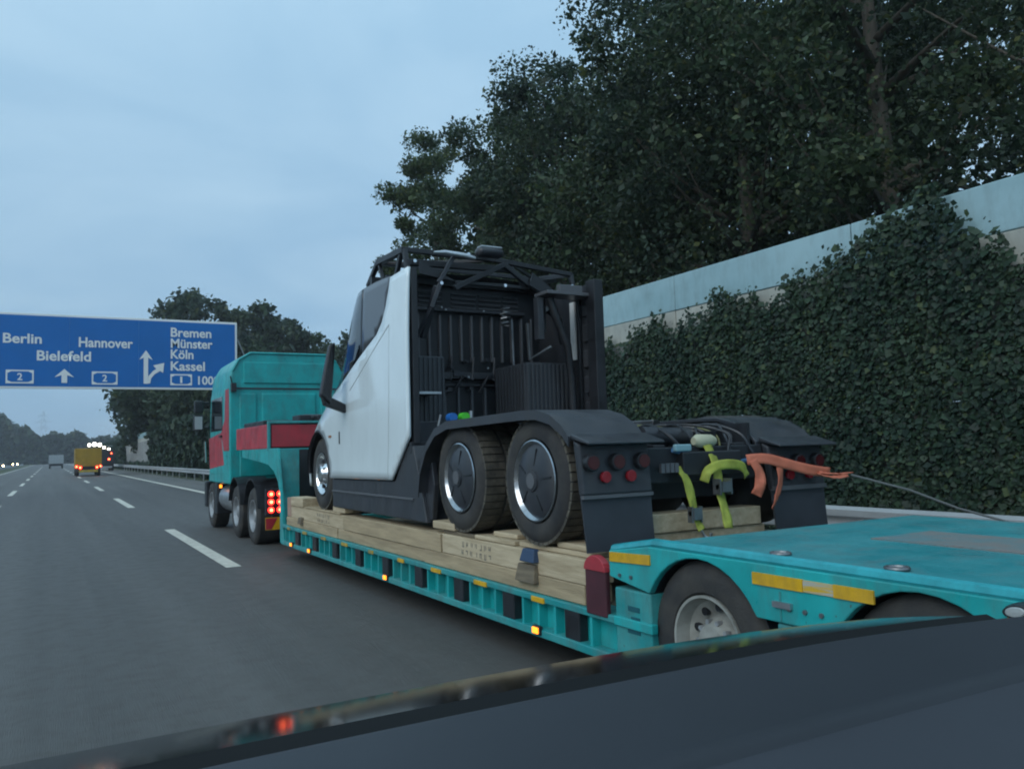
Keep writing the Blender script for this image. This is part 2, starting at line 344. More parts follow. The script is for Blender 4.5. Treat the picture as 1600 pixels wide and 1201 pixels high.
# ------------------------------------------------------------------ noise barrier with ivy
WX = 10.5
bar_ = thing('noise_barrier', 'tall noise barrier with pale blue top panels and cream course beside the motorway', 'noise barrier', (WX, -4, 0))
BAY = 4.0; yy = -4.0; i = 0
while yy < 220:
    post = build('post', MB().box(WX + .03, WX + .22, yy - .09, yy + .09, -.03, 4.82), STEEL, bar_, bevel=.01)
    for (z0, z1, nm, mt_) in ((-.03, 1.02, 'concrete_panel', CONC), (1.03, 2.08, 'concrete_panel', CONC), (2.09, 3.14, 'concrete_panel', CONC), (3.15, 3.70, 'concrete_panel', CONC), (3.71, 4.16, 'cream_panel', CREAM), (4.17, 4.84, 'blue_panel', PBLUE)):
        jit = random.uniform(-.006, .006)
        build(nm, MB().box(WX - .08 + jit, WX + .02 + jit, yy + .008, yy + BAY - .008, z0, z1), mt_, bar_, bevel=.012, seg=1)
    yy += BAY; i += 1
def ivy_top(y):
    kp = [(-10, 3.7), (5.4, 3.95), (5.85, 4.1), (6.2, 4.45), (6.6, 4.78), (7.3, 4.80), (7.9, 4.55), (8.25, 4.15), (9, 4.05), (10.2, 4.1), (11.2, 3.95), (12.2, 3.9), (13.3, 3.7), (14.4, 3.78), (16, 3.6), (20, 4.0), (26, 3.7), (34, 4.6), (50, 4.9), (95, 4.9), (100, 4.6), (102, 1.0), (140, .8), (144, 4.6), (230, 4.9)]
    return np.interp(y, [a for a, b in kp], [b for a, b in kp])
def ivy(y0, y1, dens, size, thick):
    n = int((y1 - y0) * 4.9 * dens); Y = rng.uniform(y0, y1, n); Z = rng.uniform(0, 5.0, n)
    top = ivy_top(Y) + 0.16 * np.sin(Y * 3.1) + 0.10 * np.sin(Y * 7.7 + 1) + rng.normal(0, .10, n)
    bulge = np.maximum(.22, thick * (0.45 + 0.3 * np.sin(Y * 1.3 + Z * 1.1) + 0.25 * np.sin(Y * 2.9 - Z * 2.3 + 2)))
    keep = Z < top; Y = Y[keep]; Z = Z[keep]; bulge = bulge[keep]
    X = WX - .09 - bulge * rng.uniform(0.25, 1, len(Y)) ** .5
    return leaves(np.stack([X, Y, Z], 1), size, nrm=(-1, 0, .35), aspect=.85)
tag(quads('ivy', np.concatenate([ivy(-2, 24, 1350, .075, .26), ivy(24, 60, 300, .17, .45), ivy(60, 220, 60, .42, .8)]), IVYM), 'dark green ivy covering the noise barrier', 'ivy', kind='stuff')

# ------------------------------------------------------------------ trees
def tree(name, label, x, y, h, r, zb, nl, ls, m_, seed, group, conifer=False, clumps=90):
    rs = np.random.default_rng(seed); t = thing(name, label, 'tree', (x, y, 0), group)
    b = MB(); lean = rs.normal(0, .03, 2); hz = h * .82
    tr = [(x + lean[0] * z, y + lean[1] * z, z) for z in np.linspace(-.05, hz, 8)]
    b.tube(tr, list(np.linspace(.018 * h + .06, .04, 8)), 9)
    # clump centres through the crown volume
    cc = []
    while len(cc) < clumps:
        p = rs.uniform(-1, 1, 3)
        if conifer:
            q = (p[2] + 1) / 2
            if math.hypot(p[0], p[1]) > (1 - q) * .95 + .05: continue
        else:
            q2 = p[0] ** 2 + p[1] ** 2 + (p[2] if p[2] > 0 else p[2] * .9) ** 2
            if q2 > 1 or q2 < rs.uniform(0, .55): continue
        cc.append((x + lean[0] * h * .6 + p[0] * r, y + lean[1] * h * .6 + p[1] * r, zb + (h - zb) * (p[2] + 1) / 2))
    cc = np.array(cc)
    for c in cc[:: 3]:
        z0 = max(zb * .7, min(hz, c[2] - 0.6 * math.hypot(c[0] - x, c[1] - y) - .3)); f = z0 / hz
        st = Vector((x + lean[0] * z0, y + lean[1] * z0, z0)); e = Vector(c); md = st.lerp(e, .55) + Vector((0, 0, -.25))
        b.tube([st, md, e], [.012 * h * (1.1 - f) + .02, .035, .012], 5)
    build('trunk', b, BARK, t, smooth='all')
    k = rs.integers(0, clumps, nl); rad = rs.uniform(.5, 1.25, clumps) * r * .25
    off = rs.normal(size=(nl, 3)); off /= np.linalg.norm(off, axis=1, keepdims=True); off *= (rs.uniform(0, 1, nl) ** .45)[:, None]
    off[:, 2] *= .62
    C = cc[k] + off * rad[k][:, None] * 1.25
    C += rs.normal(0, ls * .5, C.shape)
    C = C[C[:, 2] > zb * .55]
    quads('crown', leaves(C, ls, up=.5), m_, t, (x, y, 0))
    return t
NEAR = [ # x, y, h, r, base, leaves, size, mat, clumps, label
    (18.3, 39.4, 18.6, 3.0, 4.6, 15000, 0.28, 1, 70, 'tree with ragged leaf sprays standing just left of the white cab roof'),
    (17.6, 31.8, 16.9, 3.6, 4.0, 17000, 0.27, 0, 85, 'second broadleaf tree behind the barrier, just above the white cab roof frame'),
    (17.0, 25.6, 17.0, 4.0, 4.0, 20000, 0.26, 2, 95, 'tall dark broadleaf tree rising above the open black cab rear'),
    (16.4, 20.2, 16.8, 4.2, 3.8, 22000, 0.25, 0, 110, 'big dark broadleaf tree whose crown meets the sky at top centre'),
    (15.8, 15.2, 17.4, 4.4, 3.8, 22000, 0.23, 2, 110, 'broadleaf tree behind the left end of the pale blue barrier panels'),
    (15.4, 10.6, 18.4, 4.4, 3.6, 20000, 0.21, 0, 110, 'broadleaf tree above the middle of the pale blue barrier panels'),
    (15.6, 6.2, 18.0, 4.3, 4.2, 7000, 0.2, 2, 80, 'thin crowned tree with sky gaps above the ivy peak at right'),
    (15.4, 1.8, 17.5, 4.3, 4.4, 3200, 0.2, 0, 70, 'sparse tree at the right edge with much sky through it'),
]
for j, (x, y, h, r, zb, nl, ls, mi, ncl, lab) in enumerate(NEAR):
    tree('broadleaf_tree', lab, x, y, h, r, zb, int(nl * 2.6), ls * .56, LEAF[mi], 100 + j, 'large trees behind the noise barrier', clumps=ncl)
BACK = [(24, 36, 17, 5, 2.5, 9000, .42, 2, 'dark tree in the second row behind the trees over the cab frame'),
        (23.5, 27, 17, 5, 2.5, 9000, .40, 2, 'dark tree in the second row behind the big top centre tree'),
        (23, 18.5, 16.5, 5, 2.5, 9000, .38, 0, 'dark tree in the second row behind the left barrier panels'),
        (22.5, 11, 15.5, 4.4, 2.5, 4500, .34, 2, 'dark tree in the second row behind the ivy peak')]
for j, (x, y, h, r, zb, nl, ls, mi, lab) in enumerate(BACK):
    tree('broadleaf_tree', lab, x, y, h, r, zb, nl, ls, LEAF[mi], 140 + j, 'second row of trees behind the noise barrier', clumps=80)
MID = [(17.0, 112, 23.5, 5.2, 7, 11000, .62, 2, 'rounded dark tree standing behind the right end of the blue sign'),
       (22.0, 108, 21.5, 4.8, 6, 10000, .60, 0, 'dark broadleaf tree between the blue sign and the teal cab roof'),
       (25.5, 104, 19.4, 3.6, 5, 8000, .55, 2, 'narrow pointed tree above the left of the teal cab roof'),
       (29.5, 105, 17.2, 4.2, 4, 9000, .55, 1, 'low olive green tree above the middle of the teal cab roof'),
       (13.2, 104, 13.2, 6.6, 3.2, 11000, .60, 2, 'dark tree overhanging the wall below the blue sign'),
       (13.6, 92, 12.4, 5.2, 3.5, 11000, .55, 0, 'dark tree over the ivy just left of the teal cab'),
       (14.5, 126, 14.0, 6.8, 2.5, 9000, .65, 2, 'farthest dark tree left of the teal cab, beside the bare grey wall'),
       (15.5, 78, 12.5, 4.6, 3.5, 9000, .5, 2, 'dark tree behind the teal cab roof corner')]
for j, (x, y, h, r, zb, nl, ls, mi, lab) in enumerate(MID):
    tree('broadleaf_tree', lab, x, y, h, r, zb, nl, ls, LEAF[mi], 160 + j, 'trees beyond the sign', clumps=70)
CON = [(32.5, 98, 19.0, 3.0, 2, 7000, .5, 'bare topped conifer left of the black mirror'), (36.0, 99, 19.6, 3.0, 2, 7000, .5, 'tallest conifer between the teal cab roof and the white cab window'), (27.5, 84, 14.4, 2.8, 2, 7000, .45, 'shorter conifer behind the black mirror')]
for j, (x, y, h, r, zb, nl, ls, lab) in enumerate(CON):
    tree('conifer_tree', lab, x, y, h, r, zb, nl, ls, LEAF[3], 190 + j, 'conifers beyond the teal cab', conifer=True, clumps=80)
# far woodland left of the road: one mass
def wood(n, x0, x1, y0, y1, hf, size):
    Y = rng.uniform(y0, y1, n); X = rng.uniform(x0, x1, n); H = hf(X, Y); Z = H * rng.uniform(0, 1, n) ** .7
    return leaves(np.stack([X, Y, Z], 1), size, up=.4)
hf1 = lambda X, Y: (10.5 + 1.6 * np.sin(X * .31 + Y * .05) + 1.2 * np.sin(X * .83 + 2)) * np.clip((0 - X + 40) / 60, .5, 1.1)
W1 = wood(26000, -75, -18, 180, 300, hf1, 1.3)
W2 = wood(24000, -60, 42, 425, 465, lambda X, Y: 12.5 + 8.5 * np.clip(-X / 20, 0, 1) + 1.5 * np.sin(X * .23) + 1.2 * np.sin(X * .61 + 1), 2.4)
tag(quads('distant_woodland', np.concatenate([W1, W2]), LEAF[2]), 'dark line of woodland along the horizon at left', 'woodland', kind='stuff')

# ------------------------------------------------------------------ sign gantry
SY = 56.0
sg = thing('sign_gantry', 'large blue motorway direction sign on an overhead gantry', 'road sign', (4, SY + .4, 0))
SX0, SX1, SZ0, SZ1 = -9.5, 10.75, 5.92, 10.42
build('sign_board', MB().box(SX0, SX1, SY, SY + .08, SZ0, SZ1), SWHITE, sg, bevel=.03)
for a, b_ in ((SX0 + .14, -2.9), (-2.895, 0.95), (0.955, 4.78), (4.785, SX1 - .14)):
    build('sign_panel', MB().box(a, b_, SY - .012, SY + .01, SZ0 + .14, SZ1 - .14), SBLUE, sg)
FY = SY - .03
def word(b, x0, x1, z0, z1): return text_mesh('lettering', b, x0, x1, z0, z1, FY, SWHITE, sg, bold=.024)
word('Berlin', -2.48, -.50, 8.62, 9.18); word('Hannover', 1.45, 4.45, 8.50, 9.08); word('Bielefeld', -.75, 2.12, 7.62, 8.20)
word('Bremen', 6.65, 9.12, 9.33, 9.90); word('Münster', 6.65, 9.2, 8.62, 9.19); word('Köln', 6.65, 8.02, 7.92, 8.49); word('Kassel', 6.65, 8.72, 7.16, 7.73)
word('1000 m', 8.30, 10.35, 6.27, 6.80)
def flat(name, poly, material=SWHITE, y=FY): build(name, MB().add([(x, y, z) for x, z in poly], [tuple(range(len(poly)))]), material, sg)
def shield(xc, zc, w, h, num):
    x0, x1, z0, z1 = xc - w / 2, xc + w / 2, zc - h / 2, zc + h / 2; t_ = .085; q = .2
    flat('shield_frame', [(x0, z0), (x1, z0), (x1, z1), (x0, z1)])
    flat('shield_field', [(x0 + t_ + q, z0 + t_), (x1 - t_ - q, z0 + t_), (x1 - t_ * .8, zc), (x1 - t_ - q, z1 - t_), (x0 + t_ + q, z1 - t_), (x0 + t_ * .8, zc)] if False else
         [(x0 + t_, z0 + t_ + .1), (x0 + t_ + q, z0 + t_), (x1 - t_ - q, z0 + t_), (x1 - t_, z0 + t_ + .1), (x1 - t_, z1 - t_ - .1), (x1 - t_ - q, z1 - t_), (x0 + t_ + q, z1 - t_), (x0 + t_, z1 - t_ - .1)], SBLUE, FY - .006)
    wd = .13 if num == '1' else .27
    text_mesh('shield_number', num, xc - wd / 2, xc + wd / 2, zc - .2, zc + .2, FY - .012, SWHITE, sg, bold=.02)
shield(-1.60, 6.62, 1.42, .80, '2'); shield(2.88, 6.60, 1.42, .80, '2'); shield(7.28, 6.56, 1.30, .72, '1')
def arrow(x, z0, z1, w, head, hw): flat('arrow', [(x - w / 2, z0), (x + w / 2, z0), (x + w / 2, z1 - head), (x + hw / 2, z1 - head - .12), (x, z1), (x - hw / 2, z1 - head - .12), (x - w / 2, z1 - head)])
arrow(.70, 6.28, 7.12, .30, .38, 1.05)
arrow(5.20, 6.28, 8.40, .26, .48, .78)
flat('arrow', [(5.33, 6.30), (5.34, 6.75), (5.62, 7.10), (5.80, 7.22), (5.62, 7.45), (6.27, 7.62), (6.20, 6.98), (6.03, 7.10), (5.70, 6.88), (5.50, 6.62), (5.45, 6.30)][::1], SWHITE, FY - .004)
gb = MB()
for z in (6.9, 9.3): gb.box(-10, 10.4, SY + .55, SY + .75, z, z + .25); 
for x in np.arange(-9.5, 10.4, 2.4): gb.bar((x, SY + .65, 6.95), (x + 1.2, SY + .65, 9.4), .08, .08, (0, 1, 0)); gb.bar((x + 1.2, SY + .65, 9.4), (x + 2.2, SY + .65, 6.95), .08, .08, (0, 1, 0)); gb.box(x, x + .08, SY + .08, SY + .56, 6.95, 7.05); gb.box(x, x + .08, SY + .08, SY + .56, 9.35, 9.45)
build('gantry_beam', gb, STEEL, sg)
for x in (-8.0, 10.05): build('gantry_post', MB().box(x - .18, x + .18, SY + .5, SY + .84, -.03, 9.6), STEEL, sg, bevel=.02)

# ------------------------------------------------------------------ wheels
def wheel(parent, x, y, z, r, w, rimr, style, side=-1, tread=True, dual=False):
    """tyre mesh named wheel with its rim pieces as sub-parts; outer face at x, body reaches inwards"""
    s = 1 if side < 0 else -1      # direction inwards
    W_ = w; b = MB()
    prof = [(0.045, rimr * .97), (.012, rimr + .012), (0.0, rimr + (r - rimr) * .45), (.018, r - .035), (.05, r - .006), (W_ - .05, r - .006), (W_ - .018, r - .035), (W_, rimr + (r - rimr) * .45), (W_ - .012, rimr + .01), (W_ - .045, rimr * .97)]
    b.lathe_x([(x + s * a, q) for a, q in prof] if s > 0 else [(x + s * a, q) for a, q in prof][::-1], 56, (0, y, z))
    o = build('wheel', b, RUB, parent, smooth=True)
    if tread:
        tb = MB(); n = 44
        for k in range(n):
            a = 2 * math.pi * (k + .5) / n
            for (u0, u1, da) in ((.03, W_ * .36, 0), (W_ * .41, W_ * .6, .5), (W_ * .65, W_ - .03, 0)):
                aa = a + da * 2 * math.pi / n; hw = math.pi / n * .84
                pts = []
                for rr in (r - .02, r + .004):
                    for (u, an) in ((u0, aa - hw), (u1, aa - hw), (u1, aa + hw), (u0, aa + hw)):
                        pts.append((x + s * u, y + rr * math.cos(an), z + rr * math.sin(an)))
                tb.hexa(pts)
        build('tread', tb, RUBD, o)
    if style == 'cover':
        rb = MB().lathe_x([(x + s * .05, rimr * .98), (x + s * .005, rimr * .985), (x + s * .0, rimr * .95), (x + s * .03, rimr * .86)], 56, (0, y, z)); build('rim_ring', rb, mat('rim_ring_metal', (.42, .44, .46), .22, metal=1.0, var=.2, vscale=9), o, smooth=True)
        cb = MB().lathe_x([(x + s * .03, rimr * .87), (x + s * .012, rimr * .80), (x - s * .006, rimr * .4), (x - s * .008, .085), (x - s * .022, .08), (x - s * .026, .02), (x - s * .026, .001)], 56, (0, y, z)); build('wheel_cover', cb, BLKS, o, smooth=True)
        hb = MB()
        hb.disc_x(x - s * .03, y, z, .062, s * .01, 20); build('hub_cap', hb, RIBM, o, smooth=True)
        hs = MB()
        for k in range(5):
            a = .5 + 2 * math.pi * k / 5
            hs.bar((x - s * .004, y + .12 * math.cos(a), z + .12 * math.sin(a)), (x + s * .008, y + rimr * .78 * math.cos(a), z + rimr * .78 * math.sin(a)), .012, .012, (1, 0, 0))
        build('cover_seam', hs, BLK, o)
    else:
        mt_ = {'alu': CHR, 'steel': RIM, 'dusty': RIMO}[style]; dd = .10 if style != 'alu' else .04
        rb = MB().lathe_x([(x + s * .05, rimr * .98), (x + s * .008, rimr * .985), (x + s * .01, rimr * .93), (x + s * dd, rimr * .86), (x + s * (dd + .05), rimr * .6), (x + s * (dd + .01), rimr * .5), (x + s * (dd - .03), rimr * .42), (x + s * (dd - .06), rimr * .36), (x + s * (dd - .07), rimr * .1), (x + s * (dd - .07), .001)], 48, (0, y, z)); build('rim', rb, mt_, o, smooth=True)
        nb = MB(); hb = MB()
        for k in range(10):
            a = 2 * math.pi * k / 10
            nb.disc_x(x + s * (dd - .045), y + rimr * .44 * math.cos(a), z + rimr * .44 * math.sin(a), .016, s * .04, 6)
            hb.disc_x(x + s * (dd + .012), y + rimr * .7 * math.cos(a + .3), z + rimr * .7 * math.sin(a + .3), rimr * .085, s * .04, 12)
        build('wheel_nuts', nb, RIM, o)['kind'] = 'stuff'; build('rim_holes', hb, BLK, o)['kind'] = 'stuff'
    return o

# ------------------------------------------------------------------ teal tractor unit
XL, XR, XC = 3.26, 5.74, 4.5
tr = thing('tractor_unit', 'teal and red heavy haulage tractor unit with lit red tail lamps', 'truck', (XC, 14.5, 0))
def cabpoly(ins): return [(XL + ins, 1.05), (XR - ins, 1.05), (XR - ins, 3.0), (XR - ins - .03, 3.42), (XR - .16 - ins, 3.66), (XR - .42 - ins, 3.83), (XL + .42 + ins, 3.83), (XL + .16 + ins, 3.66), (XL + ins + .03, 3.42), (XL + ins, 3.0)]
cb = MB(); st = [(17.8, .0, 0), (19.6, 0.0, 0), (20.5, .03, -.0), (20.85, .10, 0), (21.0, .24, 0)]; pv = []
for (yy, ins, _) in st: pv.append([(x, yy + (0 if zz < 2.1 or yy < 19.9 else -(zz - 2.1) * .32), zz) for x, zz in cabpoly(ins)])
n = len(pv[0]); cb.v = [p for q in pv for p in q]
cb.f = [tuple(range(n - 1, -1, -1)), tuple(range((len(st) - 1) * n, len(st) * n))] + [(i * n + k, i * n + (k + 1) % n, (i + 1) * n + (k + 1) % n, (i + 1) * n + k) for i in range(len(st) - 1) for k in range(n)]
cb.f = [f[::-1] for f in cb.f]
cab = build('cab', cb, TEAL, tr, bevel=.035, smooth=True, seg=3)
YR = 17.8
# pressed panels on the back of the cab
for (x0, x1, z0, z1) in ((XL + .28, XR - .28, 3.16, 3.62), (XL + .2, XL + .55, 2.05, 2.95), (XL + .66, XL + 1.82, 2.05, 2.95), (XL + 1.93, XR - .2, 2.05, 2.95), (XL + .2, XR - .2, 1.2, 1.95)):
    build('back_panel', MB().box(x0, x1, YR - .028, YR + .02, z0, z1), TEAL, tr, bevel=.022, seg=3)
build('seam', MB().box(XL + .02, XR - .02, YR - .012, YR + .01, 3.035, 3.07), BLKS, tr)
build('gutter', MB().tube([(XL + .06, YR - .01, 3.42), (XL + .19, YR - .01, 3.66), (XL + .43, YR - .01, 3.81), (XR - .43, YR - .01, 3.81), (XR - .19, YR - .01, 3.66)], .022, 8), TEAL, tr, smooth=True)
build('roof_bracket', MB().box(XL + .02, XL + .12, YR - .12, YR + .05, 2.98, 3.16).tube([(XL + .06, YR - .05, 3.08), (XL + .0, YR - .1, 3.3)], .015, 6), BLK, tr)
# red livery stripe, side window, door
build('livery_stripe', MB().prism_x([(17.86, 1.75), (18.45, 1.75), (18.75, 2.15), (18.35, 2.4), (18.25, 3.05), (17.86, 3.05)], XL - .006, XL + .01), RED, tr)
build('livery_stripe', MB().prism_x([(18.45, 1.45), (20.2, 1.35), (20.3, 2.05), (18.75, 2.15)], XL - .006, XL + .01), RED, tr)
dr = build('door', MB().prism_x([(18.5, 1.25), (20.25, 1.25), (20.05, 3.0), (18.5, 3.0)], XL - .004, XL + .02), TEAL, tr, bevel=.003)
build('side_window', MB().prism_x([(18.58, 2.2), (20.05, 2.2), (19.9, 2.93), (18.58, 2.93)], XL - .012, XL + .01), GLASS, dr)
build('door_handle', MB().box(XL - .05, XL - .004, 18.6, 18.8, 2.05, 2.09), BLK, dr)
build('windscreen', MB().hexa([(XL + .3, 20.9, 2.12), (XR - .3, 20.9, 2.12), (XR - .3, 21.015, 2.12), (XL + .3, 21.015, 2.12), (XL + .35, 20.6, 3.0), (XR - .35, 20.6, 3.0), (XR - .35, 20.74, 3.0), (XL + .35, 20.74, 3.0)]), GLASS, tr)
build_split('wing_mirror', MB().box(XL - .34, XL - .12, 20.35, 20.5, 2.25, 2.62).box(XL - .32, XL - .12, 20.35, 20.5, 2.66, 2.95).box(XL - .14, XL + .02, 20.4, 20.46, 2.88, 2.93).box(XL - .14, XL + .02, 20.4, 20.46, 2.3, 2.35), BLK, tr, bevel=.03)
build('mirror_glass', MB().box(XL - .32, XL - .15, 20.335, 20.352, 2.28, 2.58), mat('mirror_face', (.35, .38, .4), .2), tr)
build('grab_rail', MB().tube([(XL - .03, 20.62, 1.5), (XL - .05, 20.6, 2.0)], .018, 6), CHR, tr)
# chassis and running gear
ch = MB(); 
for x in (XC - .48, XC + .38): ch.box(x, x + .1, 14.6, 20.6, .62, .95)
for yy in (14.6, 16.5, 18.2, 19.6): ch.box(XC - .42, XC + .4, yy, yy + .12, .66, .9)
ch.box(XL + .3, XR - .3, 18.2, 20.9, .55, 1.08)
build('chassis', ch, BLK, tr)
for yy in (15.8, 17.35, 20.25):
    for sgn in (-1, 1):
        wheel(tr, XL + .03 if sgn < 0 else XR - .03, yy, .52, .525, .36 if yy > 20 else .56, .30, 'steel' if yy > 16.5 else 'steel', side=sgn, tread=False)
for sgn, x in ((1, XL), (-1, XR)):
    for yc in (15.8, 17.35):
        mg = MB()
        pts = [(yc + .62 * math.cos(a), .55 + .64 * math.sin(a)) for a in np.linspace(.25, math.pi - .2, 12)]
        for (a, b_) in zip(pts[:-1], pts[1:]):
            mg.hexa([(x + sgn * u, *q) for q, u in ((a, .0), (a, .6), (b_, .6), (b_, .0))] + [(x + sgn * u, q[0], q[1] + .022) for q, u in ((a, .0), (a, .6), (b_, .6), (b_, .0))])
        build('mudguard', mg, BLK, tr, smooth=True)
build('fuel_tank', MB().tube([(XL + .34, 18.1, .72), (XL + .34, 19.35, .72)], .30, 24), ALU, tr, bevel=.03, smooth=True)
build_split('cab_step', MB().box(XL + .02, XL + .5, 19.42, 19.75, .35, 1.05).box(XL + .0, XL + .5, 20.72, 21.0, .45, 1.05), BLK, tr, bevel=.02)
build('side_marker', MB().box(XL - .01, XL + .03, 18.85, 18.95, .95, 1.02), E_AMB, tr)
# tail lamp carriers
for sgn, x in ((1, XL - .03), (-1, XR + .03)):
    lc = build('tail_lamp', MB().box(min(x, x + sgn * .34), max(x, x + sgn * .34), 14.42, 14.50, .60, 1.06), BLK, tr, bevel=.015)
    for r_ in range(3):
        for c_ in range(2):
            xx = x + sgn * (.09 + .15 * c_); zz = .70 + .135 * r_
            build('lamp_lens', MB().disc_y(xx, 14.395, zz, .052, .03, 16), E_RED, lc, smooth=True); build('bulb_glow', MB().disc_y(xx, 14.388, zz, .022, .01, 12), E_REDH, lc)
    bo = build('marker_board', MB().box(min(x, x + sgn * .30), max(x, x + sgn * .30), 14.43, 14.45, .36, .57), YEL, tr)
    build('board_stripe', MB().add([(x + sgn * .0, 14.425, .37), (x + sgn * .10, 14.425, .37), (x + sgn * .20, 14.425, .56), (x + sgn * .0, 14.425, .56)], [(0, 1, 2, 3)]), RED, bo)
build('rear_bumper', MB().box(XL + .1, XR - .1, 14.5, 14.6, .45, .75), BLK, tr, bevel=.01)

# ------------------------------------------------------------------ low loader trailer
tl = thing('low_loader_trailer', 'long teal low loader trailer with yellow side strips carrying the white truck', 'trailer', (XC, 0, 0))
# gooseneck with red ballast box
gx0, gx1 = XL + .01, XR - .01
build('ballast_box', MB().box(gx0 + .03, gx1 - .03, 14.45, 17.2, 1.76, 2.16), BLKS, tl)
build('red_side_panel', MB().box(gx0, gx0 + .03, 14.47, 17.15, 1.75, 2.17), RED, tl, bevel=.012)
for (a, b_) in ((gx0 + .06, gx0 + .92), (gx0 + .98, gx0 + 1.62), (gx0 + 1.68, gx1 - .04)):
    build('red_rear_panel', MB().box(a, b_, 14.41, 14.45, 1.77, 2.16), RED, tl, bevel=.012)
fr = MB()
for a in (gx0 + .0, gx0 + .93, gx0 + 1.63, gx1 - .04): fr.box(a, a + .045, 14.39, 14.47, 1.72, 2.2)
fr.box(gx0, gx1, 14.385, 14.475, 2.185, 2.225); fr.box(gx0, gx1, 14.385, 14.475, 1.70, 1.745)
build('panel_frame', fr, TEALW, tl, bevel=.006)
tp = MB(); tp.box(gx0 + .1, gx0 + 1.0, 15.2, 16.9, 2.165, 2.27).tube([(gx0 + .75, 14.9, 2.27), (gx1 - .3, 14.9, 2.27)], .09, 12)
for q in range(5): tp.box(gx0 + .6 + q * .33, gx0 + .82 + q * .33, 14.6, 15.1, 2.17, 2.34)
build('winch_gear', tp, BLK, tl, bevel=.02)
build_split('white_frame', MB().tube([(gx0 + 1.3, 14.36, 1.78), (gx0 + 1.3, 14.36, 2.1), (gx0 + 1.7, 14.36, 2.1), (gx0 + 1.7, 14.36, 1.78)], .014, 6).tube([(gx0 + 1.12, 14.36, 2.11), (gx0 + 1.75, 14.36, 2.11)], .014, 6), ALU, tl)
# neck plates either side: quadrant over the last tractor wheel, down to the bed
def neck(x0, x1):
    a = [(14.35 + .0, .62)] 
    arc = [(15.62 + 1.12 * math.cos(t_), .55 + 1.12 * math.sin(t_)) for t_ in np.linspace(R(90), R(168), 9)]
    return MB().prism_x([(13.35, .22), (13.60, .22), (13.62, 1.02), (13.74, 1.2), (14.0, 1.36), (14.4, 1.47), (15.2, 1.53), (16.6, 1.60)] + [(16.6, 1.67), (16.6, 1.75), (13.75, 1.75), (13.55, 1.0)], x0, x1)
build('neck_plate', neck(gx0 + .005, gx0 + .05), TEAL, tl, bevel=.006); build('neck_plate', neck(gx1 - .05, gx1 - .005), TEAL, tl, bevel=.006)
nk = MB(); nk.box(gx0 + .05, gx0 + .36, 13.72, 13.8, .24, 1.74).box(gx1 - .36, gx1 - .05, 13.72, 13.8, .24, 1.74)
build_split('neck_front_plate', nk, TEALW, tl, bevel=.008)
build_split('neck_post', MB().box(gx0 + .70, gx0 + .75, 13.7, 13.8, .5, 1.74).box(gx1 - .75, gx1 - .70, 13.7, 13.8, .5, 1.74), TEAL, tl, bevel=.008)
build('neck_void_dark', MB().box(gx0 + .36, gx1 - .36, 14.0, 14.3, .3, 1.72), BLK, tl)  # solid black block stands in for the dark of the neck opening
hy = MB()
for q in range(7):
    xx = gx0 + .86 + q * .12; hy.tube([(xx, 13.95, .55), (xx + .05 * math.sin(q), 13.88, .9), (xx - .03, 13.93, 1.3), (xx, 13.98, 1.68)], .02, 6)
build_split('hydraulic_hoses', hy, BLKS, tl, smooth=True)
# bed: side girders, stiffeners, pockets, tabs
BY0, BY1 = 4.5, 13.45
for sgn, x in ((1, XL), (-1, XR)):
    g = lambda a, b_: (min(x + sgn * a, x + sgn * b_), max(x + sgn * a, x + sgn * b_))
    build('bottom_flange', MB().box(*g(-.01, .22), BY0, BY1, .215, .275), TEALW, tl, bevel=.008)
    build('girder_web', MB().box(*g(.085, .12), BY0, BY1, .275, .475), TEAL, tl)
    build('top_flange', MB().box(*g(.0, .22), BY0, BY1, .475, .525), TEALW, tl, bevel=.008)
    yy = BY0 + .28; q = 0
    while yy < BY1 - .1:
        if q % 4 == 1:
            build('stake_pocket', MB().box(*g(.005, .085), yy - .095, yy + .095, .272, .492), BLK, tl, bevel=.01)
        else:
            build('stiffener', MB().box(*g(.012, .085), yy - .015, yy + .015, .275, .475), TEAL, tl)
        yy += .235; q += 1
    for q in range(9):
        yy = 5.15 + q * .94
        build('yellow_tab', MB().box(*g(-.012, .06), yy + .22, yy + .22 + random.uniform(.14, .24), .472, .512), YELW if q > 3 else YEL, tl, bevel=.004)
    for yy in (5.46, 6.9, 8.68, 10.3, 11.74, 12.73):
        if yy in (6.9, 10.3) : continue
        lb = build('side_marker_lamp', MB().box(*g(-.03, .0), yy - .05, yy + .05, .235, .30), BLK, tl)
        build('lamp_lens', MB().box(*g(-.045, -.03), yy - .04, yy + .04, .245, .292), E_AMB, lb, bevel=.006)
bd = MB()
for q in range(18): bd.box(XL + .22, XR - .22, BY0 + .05 + q * .495, BY0 + .05 + q * .495 + .48, .40, .515 - .01 * (q % 2))
build('bed_floor', bd, WOODD, tl)
build('bed_crossmember', MB().box(XL + .1, XR - .1, BY1 - .12, BY1, .22, .6), TEALW, tl, bevel=.01)
build('flange_rail', MB().box(XL + .0, XL + .05, 4.10, 4.5, .47, .53), TEAL, tl, bevel=.006)
